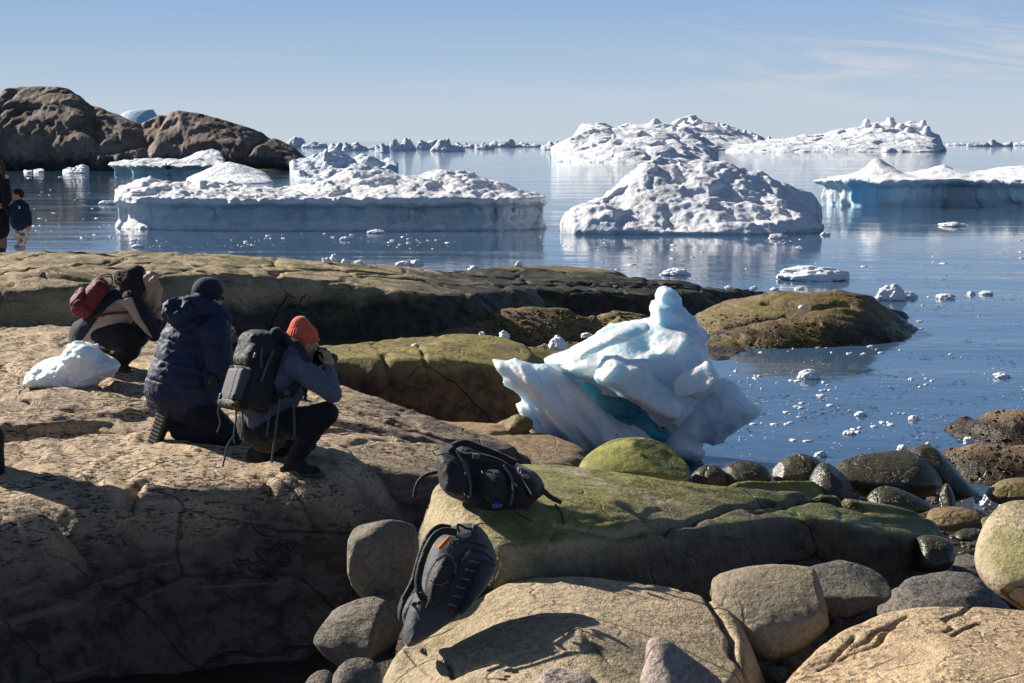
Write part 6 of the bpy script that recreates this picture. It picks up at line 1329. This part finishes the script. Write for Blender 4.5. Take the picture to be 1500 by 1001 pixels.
flecks('slush', 900, 20, 820, 255, 366, .4, 2.2, M_BRA, 9, .0, .2)
flecks('slush', 500, 820, 1500, 300, 420, .4, 1.8, M_BRA, 13, .1, .2)
flecks('foam', 14, 1110, 1460, 560, 650, 3, 9, plain('foam_film', (.10, .105, .12), .7), 17, .22, .06)
# shallow films of water on the rocks, draped just above the surface
def film(name, poly, mat, lift=.004, step=3.0, n=1):
    po = smooth_poly(np.array(poly, float), 2); x0, y0 = po.min(0); x1, y1 = po.max(0)
    gx = np.arange(x0, x1+step, step); gy = np.arange(y0, y1+.5, .5); ids = {}; V = []; Fs = []
    X2, Y2 = np.meshgrid(gx, gy); inside = polyd(X2.astype(np.float32), Y2.astype(np.float32), po)+3*fbm(X2, Y2*3, 0*X2, .06, 3, seed=3) > 0
    zs = []
    for j in range(len(gy)):
        for i in range(len(gx)):
            if not inside[j, i]: continue
            l_, nn, ob = drop(gx[i], gy[j])
            if l_ is None or not ob.name.startswith('rock_'): continue
            ids[(j, i)] = len(V); V.append(l_)
    if len(V) < 4: return
    V = np.array(V)
    V[:, 2] = rbf(V[::max(1, len(V)//40)], V[:, 0], V[:, 1], .5)+lift
    for (j, i), a_ in ids.items():
        q = [ids.get(k) for k in ((j, i), (j, i+1), (j+1, i+1), (j+1, i))]
        if all(x is not None for x in q): Fs.append(tuple(q[::-1]))
    if Fs: tag(mkmesh(name, V, Fs, mat), kind='structure')
PUD = bpy.data.materials.new('rain_water'); PUD.use_nodes = True; pt = NT(PUD.node_tree); pbb = PUD.node_tree.nodes['Principled BSDF']
pbb.inputs['Base Color'].default_value = (.05, .045, .035, 1); pbb.inputs['Roughness'].default_value = .22
pt.put(pbb.inputs['Normal'], pt.new('ShaderNodeBump', {'Height': pt.noise(pt.new('ShaderNodeNewGeometry').outputs['Position'], 9, 3), 'Strength': .3, 'Distance': .02}).outputs[0])
# dark seabird taking off in front of the floe
bd = thing('seabird', P(246, 250, 150), 'dark seabird flapping low over the water before the green-flanked iceberg', 'bird')
BRD = plain('dark_feathers', (.02, .018, .016), .7); q = P(246, 246, 150)
sculpt('body', [el_(q, (.34, .16, .17), axes((.1, 1, 0))), cap(q+[-.25, 0, .08], q+[-.42, 0, .28], .08, .06), cap(q+[-.42, 0, .28], q+[-.56, 0, .27], .05, .02), cap(q+[.25, 0, -.02], q+[.55, 0, -.10], .09, .05)], .035, BRD, bd)
for s_, z_ in ((-.15, .55), (.12, .45)):
    sculpt('wing', [cap(q+[0, .0, .08], q+[s_, s_, z_*.6], .10, .08), cap(q+[s_, s_, z_*.6], q+[s_*2.2+.15, s_, z_], .08, .03)], .03, BRD, bd)
# person at the left edge, only a trouser leg and boot reach into the picture
pe = thing('person', P(-22, 716, 10.0), 'dark trouser leg and boot of a person cut off by the left edge', 'person')
hq = P(-62, 480, 10.1)
bp = head_prims(hq, (1, .3, 0), 1.0)+[cap(hq, P(-60, 515, 10.1), .055, .07)]+chain(PP([(-60, 520, 10.1), (-58, 600, 10.1)]), [.14, .15])+chain(PP([(-56, 610, 10.05), (-12, 640, 9.98), (-4, 700, 10.0)]), [.08, .055, .035])+chain(PP([(-60, 610, 10.2), (-40, 660, 10.3), (-45, 700, 10.2)]), [.08, .055, .035])+chain(PP([(-58, 530, 9.95), (-48, 570, 9.9), (-30, 600, 9.95)]), [.05, .04, .03])+chain(PP([(-58, 530, 10.25), (-40, 570, 10.3), (-25, 600, 10.2)]), [.05, .04, .03])
bp += hand_prims(P(-30, 600, 9.95), P(-24, 606, 9.95), (.6, .2, -.7), (.3, .9, 0), (.2, .3, -1), 1)+hand_prims(P(-25, 600, 10.2), P(-20, 606, 10.2), (.6, .2, -.7), (.3, -.9, 0), (.2, -.3, -1), 1)
sculpt('body', [p for p in bp if not p.get('sub')]+[p for p in bp if p.get('sub')], .010, SKIN, pe, k=.02)
sculpt('jacket', chain(PP([(-60, 522, 10.1), (-58, 600, 10.1)]), [.19, .20])+chain(PP([(-58, 530, 9.95), (-48, 570, 9.9), (-32, 598, 9.95)]), [.09, .075, .05])+chain(PP([(-58, 530, 10.25), (-40, 570, 10.3), (-27, 598, 10.2)]), [.09, .075, .05]), .012, DNAVY, pe, k=.05, mod=wrinkle(.008, 9))
sculpt('hat', [el_(hq+[0, 0, .05], (.1, .11, .09))], .010, NAVYK, pe)
sculpt('trousers', [cap(P(-60, 608, 10.1), P(-54, 610, 10.1), .16, .15)]+chain(PP([(-56, 612, 10.05), (-14, 642, 9.98), (-4, 698, 10.0)]), [.12, .088, .058], k=.03)+chain(PP([(-60, 612, 10.2), (-40, 660, 10.3), (-45, 698, 10.2)]), [.12, .09, .06], k=.03), .011, BLACKC, pe, k=.04, mod=wrinkle(.008, 9))
boot(pe, P(-20, 716, 10.02), P(6, 713, 9.95), P(-6, 698, 10.0), 1.0, hs=.010)
